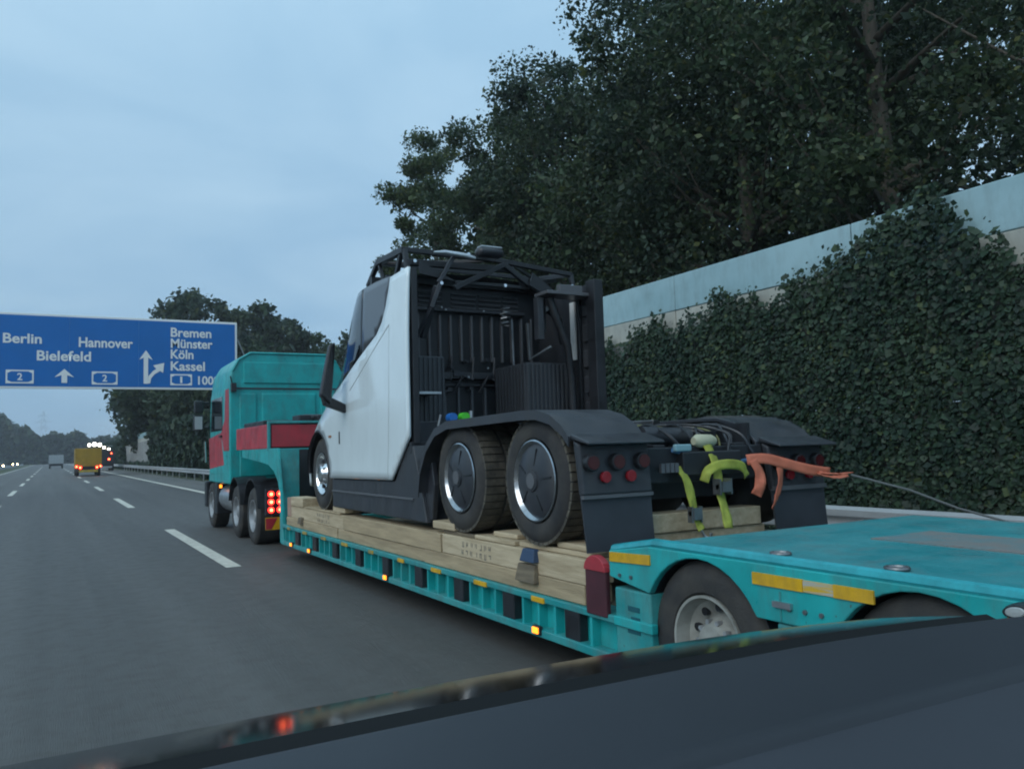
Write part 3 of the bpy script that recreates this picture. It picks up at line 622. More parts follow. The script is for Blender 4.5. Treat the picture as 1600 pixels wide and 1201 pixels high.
# rear bogie: deck, side skirts with arches, wheels
DZ = 1.04
DY0, DY1 = -3.2, 4.12
deck = build('bogie_deck', MB().prism_x([(DY0, DZ - .075), (DY0, DZ - .03), (DY1 - .05, DZ), (DY1 + .42, DZ - .075), (DY1 + .42, DZ - .12), (DY1 - .05, DZ - .045)], XL + .06, XR + .1), DECKT, tl, bevel=.006)
build('tread_strip', MB().prism_x([(DY0, DZ - .03), (DY0, DZ - .024), (DY1 - .8, DZ + .0045), (DY1 - .8, DZ - .004)], XC - .16, XC + .42), GREYDK, tl)
build('deck_edge', MB().tube([(XL + .045, DY0, DZ - .045), (XL + .045, DY1 - .04, DZ - .012), (XL + .045, DY1 + .40, DZ - .085)], .034, 8), mat('teal_edge', (.02, .30, .34), .3, var=.2, vscale=8), tl, smooth=True)
WYS = (3.68, 2.28, .88, -.5, -1.9)
def skirt(x0, x1):
    top = [(DY0, DZ - .04), (DY1, DZ - .03), (DY1 + .42, DZ - .09)]
    low = .72; poly = []
    y_ = DY1 + .42; poly.append((y_, low + .06))
    for wy in WYS:
        r_ = .515; zc_ = .465
        a0 = math.asin((low - zc_) / r_)
        poly += [(wy + r_ * math.cos(t_), zc_ + r_ * 1.0 * math.sin(t_)) for t_ in np.linspace(a0, math.pi - a0, 13)]
    poly.append((DY0, low))
    return MB().prism_x(top + poly, x0, x1)
build('side_skirt', skirt(XL + .01, XL + .06), TEAL, tl, bevel=.008); build('side_skirt', skirt(XR - .02, XR + .03), TEAL, tl, bevel=.008)
for wy in WYS:
    pts = [(wy + .522 * math.cos(t_), .465 + .522 * math.sin(t_)) for t_ in np.linspace(.35, math.pi - .35, 12)]
    for xa, xb in ((XL + .06, XL + .8), (XR - .8, XR - .02)):
        wl = MB()
        for a, b_ in zip(pts[:-1], pts[1:]):
            wl.hexa([(xa, *a), (xb, *a), (xb, *b_), (xa, *b_), (xa, a[0], a[1] + .015), (xb, a[0], a[1] + .015), (xb, b_[0], b_[1] + .015), (xa, b_[0], b_[1] + .015)])
        build('arch_liner', wl, BLK, tl, smooth=True)
# yellow strip in pieces between the arches
for (a, b_) in ((DY1 + .40, 4.10), (3.24, 2.905), (2.72, 2.50), (1.90, 1.22), (.5, -.15)):
    z0 = lambda y_: DZ - .185
    dz = -.022 if a > DY1 + .2 else 0
    zt = DZ - .08; 
    build('yellow_strip', MB().hexa([(XL + .0, b_, zt - .062), (XL + .0, a, zt - .062 + dz * .8), (XL + .012, a, zt - .062 + dz * .8), (XL + .012, b_, zt - .062), (XL + .0, b_, zt), (XL + .0, a, zt + dz * .8), (XL + .012, a, zt + dz * .8), (XL + .012, b_, zt)]), YEL, tl)
# lower boxes between the wheels and front box
for (a, b_) in ((4.5, 4.13), (3.10, 2.80), (1.75, 1.40), (.37, .02)):
    build('lower_box', MB().box(XL + .02, XL + .5, b_, a, .24 if a < 4 else .27, .715), TEALW, tl, bevel=.012)
lb = MB()
for (z_, w_) in ((.60, .12), (.535, .09), (.46, .13)): lb.box(XL + .016, XL + .021, 4.24, 4.24 + w_, z_ - .02, z_ + .012)
build_split('maker_marks', lb, mat('faded_mark', (.006, .09, .11), .6), tl)
build('warning_label', MB().box(XL + .012, XL + .02, 2.84, 3.02, .58, .655), MAROON, tl)
build('worn_strip', MB().box(XL + .002, XL + .013, 2.722, 2.903, DZ - .14, DZ - .082), mat('worn_film', (.60, .38, .03), .5, c2=(.40, .42, .38), vscale=9, stretch=(1, .25, 4), thr=(.42, .56)), tl)
build('strap_ring', MB().box(XL - .01, XL + .02, 2.98, 3.1, .80, .83), ALU, tl)
for nm_, pr_, m_ in (('side_lamp_housing', [(XL - .05, .001), (XL - .05, .05), (XL - .02, .062), (XL + .02, .066)], BLK), ('side_lamp_lens', [(XL - .058, .001), (XL - .056, .034), (XL - .048, .042)], mat('lens_dull', (.34, .37, .37), .3))):
    b = MB().lathe_x(pr_, 20, (0, 1.84, .975)); b.v = [(x, y, .975 + (z - .975) * .5 - (y - 1.84) * .12) for x, y, z in b.v]; build(nm_, b, m_, tl, smooth=True)
for wy in WYS:
    wheel(tl, XL + .05, wy, .485, .485, .30, .285, 'dusty', side=-1, tread=False)
    wheel(tl, XR - .05, wy, .485, .485, .30, .285, 'dusty', side=1, tread=False)
build('bogie_frame', MB().box(XC - .35, XC + .35, DY0, 4.4, .55, .93), BLK, tl)
for yy in (3.2, 2.5, 1.75, 1.0):
    build('lashing_ring', MB().tube([(XL + .18 + .05 * math.cos(t_), yy + .05 * math.sin(t_), DZ + .004) for t_ in np.linspace(0, 2 * math.pi, 13)], .010, 6), PIPE, tl, smooth=True)
for yy in (4.42, 4.30, 3.0, 2.9, 2.8, 1.7, 1.6):
    build('bolt', MB().tube([(XL - .002, yy, .80), (XL + .02, yy, .80)], .013, 6), PIPE, tl)
for yy in (3.06, 1.66): build('weld_seam', MB().tube([(XL + .008, yy, .73), (XL + .008, yy, .88)], .006, 6), TEALW, tl)
# corner post with reflective cap
build('corner_post', MB().box(XL - .012, XL + .03, 4.56, 4.80, .50, .82), MAROON, tl, bevel=.01)
pc = [(4.68 + .125 * math.cos(t_), .80 + .105 * math.sin(t_)) for t_ in np.linspace(0, math.pi, 12)]
build('post_cap', MB().prism_x(pc, XL - .02, XL + .035), RED, tl, bevel=.006)

# ------------------------------------------------------------------ timber dunnage on the bed
def timber(label, x0, x1, y0, y1, z0, z1, m_=WOOD, stencil=None, rz=0.0):
    cxm, cym = (x0 + x1) / 2, (y0 + y1) / 2
    t = thing('timber_beam', label, 'timber', (cxm, cym, z0), 'timber packing on the trailer bed')
    b = MB().box(x0, x1, y0, y1, z0, z1)
    o = build('beam', b, m_, t, bevel=.008)
    if stencil:
        sb = MB(); r2 = random.Random(int(y0 * 100))
        for row in range(2):
            yy = stencil[0]; zt = z1 - .035 - row * .075
            while yy < stencil[1]:
                h_ = .05; w_ = r2.uniform(.006, .010)
                for q in range(r2.choice((1, 2, 2))): sb.box(x0 - .002, x0 + .004, yy + q * .026, yy + q * .026 + w_, zt - h_ * r2.uniform(.7, 1), zt)
                if r2.random() < .7: (lambda o_: sb.box(x0 - .0025, x0 + .004, yy, yy + .034, zt - o_ - .009, zt - o_))(r2.choice((.0, .022, .041)))
                yy += r2.uniform(.075, .10)
        build('stencil_mark', sb, STEN, t)
    if rz: t.rotation_euler = (0, 0, rz)
    return t
T0 = XL + .035
timber('lower long timber beam at the rear left edge of the trailer bed', T0, T0 + .24, 4.88, 7.72, .528, .665, WOOD)
timber('lower long timber beam in the middle of the left bed edge', T0 + .01, T0 + .25, 7.74, 10.6, .528, .66, WOOD)
timber('lower timber beam at the front left of the bed, behind the tail lamps', T0, T0 + .24, 10.62, 13.25, .528, .66, WOOD)
timber('upper timber beam with stencilled lettering under the middle white truck wheels', T0 + .005, T0 + .245, 4.86, 7.3, .668, .845, WOOD2, stencil=(6.3, 6.85))
timber('upper timber beam with one faint stencil below the black side skirt', T0 - .005, T0 + .235, 7.32, 10.35, .663, .845, WOOD)
timber('upper timber beam with stencil at the front of the bed near the small front wheel', T0 + .012, T0 + .25, 10.37, 13.0, .663, .84, WOOD2, stencil=(11.0, 11.6))
PL = [('pale plank under the rearmost white truck wheel, jutting towards the corner post', T0 + .06, T0 + .30, 4.88, 5.9, .849, .885, WOOD2),
      ('short plank stacked on top at the rear wheel, below the mudflap', T0 + .08, T0 + .36, 4.90, 5.35, .888, .93, WOOD2),
      ('pale plank wedge between the two big rear wheels', T0 + .03, T0 + .27, 5.92, 6.65, .849, .885, WOOD2),
      ('upper pale plank wedge between the two big rear wheels', T0 + .10, T0 + .34, 6.0, 6.42, .888, .928, WOOD2),
      ('dark plank under the front one of the two big rear wheels', T0 + .04, T0 + .28, 6.67, 7.35, .849, .88, WOODD),
      ('pale plank wedge right behind the black side skirt', T0 + .02, T0 + .26, 7.05, 7.55, .884, .955, WOOD2),
      ('plank under the small front wheel of the white truck', T0 + .0, T0 + .3, 10.5, 12.2, .844, .862, WOOD),
      ('block of timber just behind the small front wheel', T0 + .02, T0 + .26, 10.35, 10.85, .866, .94, WOOD2),
      ('upright end block of timber at the very front of the bed', T0 + .0, T0 + .26, 12.3, 12.98, .845, .98, WOOD2),
      ('reddish timber end block leaning by the gooseneck', T0 + .02, T0 + .22, 13.0, 13.28, .664, .96, mat('pink_timber', (.40, .25, .19), .85, c2=(.3, .2, .15), vscale=5))]
for a in PL: timber(*a)
timber('timber under the right hand wheels of the white truck', XR - .3, XR - .05, 4.9, 12.9, .528, .845, WOOD)
for q in range(4):
    timber(('lowest', 'second lowest', 'second highest', 'topmost')[q] + ' cross timber of the stack behind the yellow straps', 3.93 + .02 * (q % 2), 5.10 + .03 * (q % 3), 4.93 + .012 * (q % 3), 5.12 + .01 * q, .528 + q * .148, .672 + q * .148, (WOOD2, WOOD2, WOOD2, WOOD2)[q])
ky = [('dark blue block clamped on the stencilled timber', 5.50, 5.72, .76, .86, mat('blue_block', (.03, .06, .12), .6)), ('brown chock below the dark blue block', 5.5, 5.80, .60, .74, WOODD), ('small brown chock at the front of the bed', 12.25, 12.45, .60, .70, WOODD)]
for lab, a, b_, z0, z1, m_ in ky:
    t = thing('chock', lab, 'chock', (T0, a, z0), 'chocks on the timber'); build('block', MB().hexa([(T0 - .05, a, z0), (T0 + .02, a, z0), (T0 + .02, b_, z0), (T0 - .05, b_, z0), (T0 - .03, a + .02, z1), (T0 + .02, a + .02, z1), (T0 + .02, b_ - .03, z1), (T0 - .03, b_ - .03, z1)]), m_, t, bevel=.008)

# ------------------------------------------------------------------ white truck on the trailer
sm = thing('white_truck', 'white truck tractor with open black cab rear riding on the low loader', 'truck', (XC, 8, .86))
ZK = [1.0, 1.7, 2.1, 2.63, 3.45, 3.9]; Y0K = [11.5, 11.55, 10.95, 9.75, 9.42, 9.2]; LK = [1.45, 1.6, 1.8, 2.0, 1.7, 1.3]
ZZ = np.linspace(.8, 4.1, 400); _k = np.ones(41) / 41; _sm = lambda a: np.convolve(np.pad(np.interp(ZZ, ZK, a), 20, mode='edge'), _k, 'valid'); Y0S, LS = _sm(Y0K), _sm(LK)
def yf(z): return float(np.interp(z, ZZ, Y0S) + np.interp(z, ZZ, LS))
def S(y, z):
    w = 1.24 - (.03 * ((z - 2.6) / 1.0) ** 2 if z > 2.6 else 0); y0 = float(np.interp(z, ZZ, Y0S)); l = float(np.interp(z, ZZ, LS))
    if y <= y0: return w
    u = min(1, (y - y0) / l); return w * math.sqrt(max(0, 1 - u ** 2.0))
ZT = 3.62
bound = [(8.52, 3.585), (8.56, 3.45), (8.64, 3.27), (8.75, 3.11), (8.92, 2.99), (9.2, 2.90), (9.5, 2.80), (9.98, 2.63), (10.4, 2.50), (11.0, 2.36), (11.7, 2.24), (yf(2.14), 2.14)]
arch = [(11.4 + .60 * math.cos(t_), 1.36 + .60 * math.sin(t_)) for t_ in np.linspace(R(-10), R(185), 18)]
front = [(yf(z), z) for z in np.linspace(2.0, 1.22, 8)]
white_poly = [(8.0, 1.80), (8.0, 3.60)] + bound + front + [(12.3, 1.15), (12.0, 1.2)] + arch + [(10.75, 1.315), (8.52, 1.335)]
def side_shell(name, poly, material, grid=.11, solid=.03, parent=None, mirror=False, inset=0.0, smooth=True):
    P = []
    for i, a in enumerate(poly):     # densify the outline
        b_ = poly[(i + 1) % len(poly)]; n_ = max(1, int(math.hypot(b_[0] - a[0], b_[1] - a[1]) / grid))
        P += [(a[0] + (b_[0] - a[0]) * k / n_, a[1] + (b_[1] - a[1]) * k / n_) for k in range(n_)]
    n_ = len(P); ys = [p[0] for p in P]; zs = [p[1] for p in P]; pts = list(P)
    def inside(y, z):
        c = False; j = n_ - 1
        for i in range(n_):
            if (P[i][1] > z) != (P[j][1] > z) and y < (P[j][0] - P[i][0]) * (z - P[i][1]) / (P[j][1] - P[i][1] + 1e-12) + P[i][0]: c = not c
            j = i
        return c
    for y in np.arange(min(ys) + grid / 2, max(ys), grid):
        for z in np.arange(min(zs) + grid / 2, max(zs), grid):
            if inside(y, z) and min((y - p[0]) ** 2 + (z - p[1]) ** 2 for p in P) > (grid * .45) ** 2: pts.append((float(y), float(z)))
    vo, eo, fo, *_ = delaunay_2d_cdt([Vector(p) for p in pts], [], [list(range(n_))], 1, 1e-5)
    sg_ = 1 if mirror else -1
    b = MB().add([(XC + sg_ * (S(v.x, v.y) - inset), v.x, v.y) for v in vo], [tuple(f) if mirror else tuple(f)[::-1] for f in fo])
    o = build(name, b, material, parent or sm, smooth='all' if smooth else False)
    if solid: md = o.modifiers.new('solid', 'SOLIDIFY'); md.thickness = solid; md.offset = -1
    return o
side_shell('side_panel', white_poly, WHITE); side_shell('side_panel', white_poly, WHITE, mirror=True)
sp = 9.42
top = [(y, ZT) for y in (10.6, 10.0, sp)]
bw = [p for p in bound]
rearp = [(8.52, 3.6)] + [p for p in bw if p[0] < sp] + [(sp, float(np.interp(sp, [p[0] for p in bw], [p[1] for p in bw])))] + [(sp, ZT), (9.0, ZT)]
fw_ = 10.35
winp = [(sp + .012, ZT), (sp + .012, float(np.interp(sp, [p[0] for p in bw], [p[1] for p in bw])))] + [p for p in bw if sp < p[0] < fw_] + [(fw_, float(np.interp(fw_, [p[0] for p in bw], [p[1] for p in bw])))] + [(fw_ - .25, ZT)]
scr = [(fw_ - .235, ZT), (fw_ + .012, float(np.interp(fw_, [p[0] for p in bw], [p[1] for p in bw])))] + [p for p in bw if p[0] > fw_] + [(yf(z), z) for z in (2.3, 2.6, 2.9, 3.2, 3.45, ZT)]
for mi in (False, True):
    side_shell('upper_side_panel', rearp, GRYP, mirror=mi); side_shell('side_window', winp, GLASS, mirror=mi); side_shell('windscreen', scr, GLASS, mirror=mi)
# door seam lines, handle, small marker on the white side
def groove(pts, w=.008):
    b = MB(); pts = [(XC - S(y, z) - .0015, y, z) for y, z in pts]
    for a, c in zip(pts[:-1], pts[1:]): b.bar(a, c, w, .004, (1, 0, 0))
    return b
build('panel_seam', groove([(8.62, 1.36), (8.55, 2.2), (8.52, 3.05), (8.9, 2.88), (9.5, 2.60), (9.9, 2.42)]), mat('seam_grey', (.42, .46, .47), .5), sm)
build('door_handle', MB().box(XC - S(10.35, 1.85) - .004, XC - S(10.35, 1.85) + .02, 10.33, 10.37, 1.76, 1.92), BLK, sm)
build('turn_marker', MB().box(XC - S(10.75, 1.86) - .006, XC - S(10.75, 1.86) + .02, 10.7, 10.82, 1.85, 1.88), mat('amber_unlit', (.3, .1, .02), .3), sm)
# arch lip
ap = [(11.4 + .60 * math.cos(t_), 1.36 + .60 * math.sin(t_)) for t_ in np.linspace(R(0), R(180), 20)]
for sg_ in (-1, 1):
    ab = MB(); ab.tube([(XC + sg_ * (S(y, z) - .012), y, z) for y, z in ap], .022, 6)
    for (a, b_) in zip(ap[:-1], ap[1:]):
        ab.add([(XC + sg_ * 1.22, *a), (XC + sg_ * .75, *a), (XC + sg_ * .75, *b_), (XC + sg_ * 1.22, *b_)], [(0, 1, 2, 3)])
    build('wheel_arch', ab, BLK, sm, smooth=True)
# roof shell
rf = MB(); ys_ = [8.95, 9.3, 9.7, 10.1, 10.5, 10.8, yf(ZT) - .02]; nt_ = 15
for y in ys_:
    for k in range(nt_):
        t_ = -1 + 2 * k / (nt_ - 1); w = max(.02, S(y, ZT) - .0); rf.v.append((XC + t_ * w, y, ZT - .005 + .17 * (1 - abs(t_) ** 2.6) * min(1, max(0, (yf(ZT) - y) / .6))))
rf.f = [(i * nt_ + k, i * nt_ + k + 1, (i + 1) * nt_ + k + 1, (i + 1) * nt_ + k) for i in range(len(ys_) - 1) for k in range(nt_ - 1)]
build('roof', rf, GRYP, sm, smooth='all')
# inner black bay: bulkhead, ribs, louvres, cabinets
BH = 9.25
build('bulkhead', MB().box(XL + .08, XR - .08, BH, BH + .08, 1.7, 3.74), BLK, sm)
build('bay_floor', MB().box(XL + .08, XR - .08, 8.15, BH, 1.66, 1.72), BLK, sm)
build('bay_liner', MB().box(XL + .075, XL + .10, 8.02, BH + .05, 1.68, 3.56), BLK, sm)
build_split('rear_edge_trim', MB().box(XL + .062, XL + .13, 7.985, 8.05, 1.72, 3.585).box(XL + .03, XR - .03, 8.0, 8.06, 1.62, 1.74), BLK, sm, bevel=.006)
for x in np.linspace(3.62, 5.52, 14): build('bulkhead_rib', MB().box(x - .016, x + .016, BH - .045, BH + .01, 2.74, 3.33), RIBM, sm, bevel=.01)
for x in np.linspace(4.25, 5.0, 5): build('bulkhead_rib', MB().box(x - .016, x + .016, BH - .045, BH + .01, 1.9, 2.42), RIBM, sm, bevel=.01)
for (x0, x1) in ((3.52, 3.86), (3.93, 4.25), (4.38, 4.72), (4.76, 5.08), (5.12, 5.34)):
    for q in range(4): build('louvre', MB().hexa([(x0, BH - .03, 3.42 + q * .055), (x1, BH - .03, 3.42 + q * .055), (x1, BH + .01, 3.42 + q * .055), (x0, BH + .01, 3.42 + q * .055), (x0, BH - .01, 3.44 + q * .055), (x1, BH - .01, 3.44 + q * .055), (x1, BH + .01, 3.445 + q * .055), (x0, BH + .01, 3.445 + q * .055)]), RIBM, sm)
build_split('crossbar', MB().box(3.5, 5.5, BH - .10, BH - .02, 2.52, 2.60).box(3.5, 5.5, BH - .07, BH - .01, 1.86, 1.89).box(3.7, 5.4, BH - .09, BH - .02, 3.36, 3.40).box(4.2, 5.1, BH - .06, BH - .02, 2.43, 2.46), BLKS, sm, bevel=.006)
vb = MB()
for q in range(16): vb.box(*(lambda x, z, w: (x, x + w, BH - .12, BH - .02, z, z + w * .8))(random.uniform(3.9, 5.2), random.uniform(2.3, 2.75), random.uniform(.03, .09)))
for q in range(3): vb.tube([(4.0 + .35 * q, BH - .09, 2.35), (4.1 + .35 * q, BH - .15, 2.55), (4.3 + .3 * q, BH - .1, 2.5), (4.35 + .3 * q, BH - .06, 2.8)], .018, 6)
build('valve_block', vb, BLKS, sm, bevel=.004)
bb = MB()
for q in range(14): bb.disc_y(random.uniform(3.5, 5.4), BH - .13, random.choice((2.66, 2.56, 3.38, 2.45)) + random.uniform(-.02, .02), .012, .02, 8)
build('bolt_heads', bb, ALU, sm)
def cabinet(x0, x1, y0, y1, z0, z1):
    o = build('cabinet', MB().box(x0, x1, y0, y1, z0, z1), BLKS, sm, bevel=.02)
    cr_ = MB(); n_ = max(4, int((x1 - x0) / .055))
    for q in range(n_): xx = x0 + (q + .3) * (x1 - x0) / n_; cr_.box(xx, xx + (x1 - x0) / n_ * .5, y0 - .014, y0 + .01, z0 + .02, z1 - .02)
    n_ = max(4, int((y1 - y0) / .07))
    for q in range(n_): yy = y0 + (q + .3) * (y1 - y0) / n_; cr_.box(x0 - .014, x0 + .01, yy, yy + (y1 - y0) / n_ * .5, z0 + .02, z1 - .02)
    build('corrugation', cr_, mat('cabinet_rib', (.05, .055, .062), .4), o, bevel=.005)
cabinet(3.38, 3.95, 8.55, 9.2, 1.75, 2.72); cabinet(4.93, 5.58, 8.38, 9.15, 1.75, 2.66)
build('tray', MB().box(3.38, 3.74, 8.2, 8.56, 2.26, 2.285), ALU, sm); build('low_box', MB().box(3.38, 3.72, 8.12, 8.5, 1.72, 1.96), BLKS, sm, bevel=.01)
# right-hand wall of the bay with ribs, pale strip
build('right_wall', MB().box(XR - .085, XR - .045, 7.92, BH + .05, 1.68, 3.595), BLKS, sm)
for z in np.linspace(1.95, 3.2, 5): build('wall_pocket', MB().box(XR - .13, XR - .08, 8.0, 8.17, z, z + .22), BLKS, sm, bevel=.02)
build_split('wall_edge_trim', MB().box(XR - .16, XR - .03, 7.84, 8.02, 1.7, 3.61).box(XR - .14, XR - .09, 8.22, 8.28, 1.75, 3.45), BLK, sm, bevel=.01)
build('pale_strip', MB().box(XR - .12, XR - .08, 8.34, 8.44, 2.70, 3.42), WHITEM, sm, bevel=.006)
build_split('rear_shelf', MB().box(5.0, XR - .05, 7.95, 8.25, 3.42, 3.46).box(5.18, 5.5, 7.96, 8.04, 3.46, 3.54), RIBM, sm, bevel=.006)
pp = MB(); pp.tube([(5.15, 8.15, 3.40), (5.20, 8.12, 3.2), (5.38, 8.15, 2.85), (5.46, 8.2, 2.4), (5.48, 8.2, 1.75)], .05, 10); pp.tube([(5.2, 8.3, 3.3), (5.4, 8.35, 3.2), (5.48, 8.4, 2.9)], .045, 10)
build_split('intake_pipe', pp, BLK, sm, smooth=True)
build_split('chrome_pipe', MB().tube([(5.05, 8.9, 3.25), (5.06, 8.9, 2.66)], .02, 8).tube([(5.22, 8.8, 3.2), (5.24, 8.8, 2.75), (5.5, 8.7, 2.9)], .028, 8), PIPE, sm, smooth=True)
build('coil_hose', MB().tube([(4.93 + .06 * math.cos(q * 1.2), 8.85 + .06 * math.sin(q * 1.2), 3.16 + q * .011) for q in range(22)], .012, 6), PIPE, sm, smooth=True)
# struts and open roof frame
sf = MB(); B = lambda a, b_, w=.055: sf.bar(a, b_, w, w)
fl, frr = XL + .14, XR - .14
FT = 3.87; FR = 3.76
B((fl, 9.55, 3.68), (fl, 9.2, 3.90)); B((fl, 9.2, 3.90), (fl, 8.35, FT), .07); B((fl, 8.35, FT), (fl, 8.22, 3.45)); B((fl, 9.15, 3.88), (fl, 9.0, 3.6), .04); B((fl, 8.45, FT - .02), (fl, 8.62, 3.60), .05)
B((frr, 9.5, 3.68), (frr, 9.2, 3.86)); B((frr, 9.2, 3.86), (frr, 8.35, FR), .06); B((frr, 8.35, FR), (frr, 8.28, 3.42), .05)
B((fl, 8.35, FT), (4.5, 8.3, 3.84), .055); B((4.5, 8.3, 3.84), (frr, 8.35, FR), .055); B((fl, 9.2, 3.90), (frr, 9.2, 3.87), .05); B((fl, 8.3, 3.72), (4.75, 8.3, 3.74), .07); B((4.0, 8.3, 3.54), (5.2, 8.3, 3.54), .04)
B((4.6, 8.25, 3.78), (3.95, 8.25, 3.46), .06); B((4.6, 8.25, 3.78), (5.10, 8.25, 3.46), .06); B((5.1, 8.25, 3.46), (5.1, 8.25, 3.0), .07)
B((fl, 9.2, 3.89), (4.5, 8.3, 3.83), .035); B((frr, 9.2, 3.86), (4.7, 8.3, 3.82), .035); B((3.5, 9.2, 3.72), (5.5, 9.2, 3.72), .08); B((4.85, 8.3, 3.58), (5.5, 8.55, 3.72), .05)
build_split('roof_frame', sf, BLK, sm, bevel=.006)
sf = MB(); sf.bar((3.42, 8.35, 2.7), (3.62, 8.15, 3.20), .04, .04); sf.bar((3.62, 8.15, 3.20), (3.72, 8.12, 3.47), .05, .05); sf.bar((3.70, 8.12, 3.48), (3.90, 8.12, 3.80), .045, .045); sf.bar((5.0, 8.16, 3.40), (5.0, 8.16, 2.9), .1, .08); sf.bar((3.7, 8.16, 3.45), (3.62, 8.4, 2.9), .07, .05)
build_split('diagonal_strut', sf, BLKS, sm, bevel=.006)
build_split('frame_gusset', MB().prism_y([(3.5, 3.72), (3.95, 3.52), (3.5, 3.58)], 8.18, 8.2).prism_y([(4.95, 3.7), (5.25, 3.5), (5.1, 3.45), (4.9, 3.55)], 8.18, 8.2), BLK, sm)
fx = MB()
for p in ((3.46, 8.2, 3.72), (3.52, 8.2, 3.70), (4.1, 8.26, 3.54), (4.62, 8.26, 3.54), (4.95, 8.26, 3.54), (3.72, 8.08, 3.47), (5.56, 8.26, 3.6), (4.06, 8.08, 3.82)): fx.disc_y(*p, .02, .03, 10)
build('frame_bolts', fx, CHR, sm)
pod = MB().lathe_x([(-.16, .0), (-.155, .05), (-.12, .075), (.12, .075), (.155, .05), (.16, 0)], 18, (0, 0, 0)); pod.v = [(4.32 + x, 8.08 + y * 1.2, 3.86 + z * .8) for x, y, z in pod.v]
build('sensor_pod', pod, BLKS, sm, smooth='all')
build('pod_cap', MB().box(4.19, 4.46, 8.02, 8.14, 3.905, 3.925), ALU, sm, bevel=.009)
build('lamp_blade', MB().tube([(3.62, 8.05, 3.795), (3.75, 8.05, 3.805), (3.98, 8.05, 3.79), (4.12, 8.05, 3.77)], [.012, .026, .03, .022], 10), ALU, sm, smooth=True)
# side skirt, mirror
build('side_skirt', MB().prism_x([(7.66, .92), (10.78, .935), (10.80, 1.30), (8.50, 1.325), (8.15, 1.70), (7.98, 1.70), (7.8, 1.3)], XL + .035, XL + .5), BLKS, sm, bevel=.015)
build('skirt_step', MB().box(XL + .012, XL + .04, 7.95, 10.75, 1.14, 1.16), RIBM, sm)
build('side_skirt', MB().prism_x([(7.66, .92), (10.78, .935), (10.80, 1.30), (7.8, 1.3)], XR - .5, XR - .035), BLKS, sm, bevel=.015)
mr = MB(); mr.hexa([(2.90, 9.95, 2.36), (3.04, 9.95, 2.24), (3.06, 10.12, 2.24), (2.92, 10.12, 2.36), (3.02, 9.93, 3.0), (3.10, 9.93, 3.03), (3.11, 10.06, 3.03), (3.03, 10.06, 3.0)])
build('wing_mirror', mr, BLK, sm, bevel=.03, seg=3)
build('mirror_arm', MB().hexa([(2.96, 9.97, 2.24), (3.36, 10.1, 2.12), (3.36, 10.24, 2.12), (2.96, 10.08, 2.24), (2.92, 9.96, 2.40), (3.36, 10.1, 2.22), (3.36, 10.24, 2.22), (2.92, 10.08, 2.40)]), BLK, sm, bevel=.02)
# chassis, fifth wheel
cf = MB()
for x in (4.02, 4.86): cf.box(x, x + .12, 4.95, 10.8, 1.36, 1.64)
for yy in (4.98, 5.7, 6.6, 7.6): cf.box(4.14, 4.86, yy, yy + .14, 1.40, 1.60)
cf.box(3.9, 5.1, 6.5, 7.2, 1.2, 1.45); cf.box(3.9, 5.1, 5.2, 5.9, 1.2, 1.45); cf.box(3.75, 5.25, 7.62, 10.6, 1.0, 1.66)
build('chassis', cf, BLK, sm, bevel=.01)
fwp = [(XC + .50 * math.cos(t_), 6.25 + .55 * math.sin(t_)) for t_ in np.linspace(R(-70), R(250), 22)] + [(XC - .06, 6.05), (XC + .06, 6.05)]
build('fifth_wheel', MB().prism_z(fwp, 1.80, 1.86), mat('greased_steel', (.10, .105, .11), .3, metal=.7, var=.3), sm, bevel=.01)
build('fifth_wheel_mount', MB().box(3.95, 5.05, 6.0, 6.5, 1.62, 1.80), BLK, sm)
build_split('hoses', MB().tube([(4.2, 7.9, 1.9), (4.25, 7.3, 1.95), (4.3, 6.9, 1.75), (4.3, 6.2, 1.72)], .02, 6).tube([(4.5, 7.9, 1.95), (4.5, 7.3, 2.0), (4.45, 6.9, 1.8)], .02, 6), BLKS, sm, smooth=True)
build('blue_coupling', MB().tube([(3.70, 7.92, 1.985), (3.70, 7.82, 1.985)], .048, 14), HBLUE, sm, smooth=True)
build('green_coupling', MB().tube([(3.845, 7.92, 1.99), (3.845, 7.82, 1.99)], .048, 14), HGREEN, sm, smooth=True)
build_split('valve_stub', MB().tube([(3.97, 7.95, 1.75), (3.97, 7.95, 2.06)], .022, 8).tube([(3.58, 7.95, 1.9), (3.60, 7.93, 2.02)], .014, 6), ALU, sm, smooth=True)
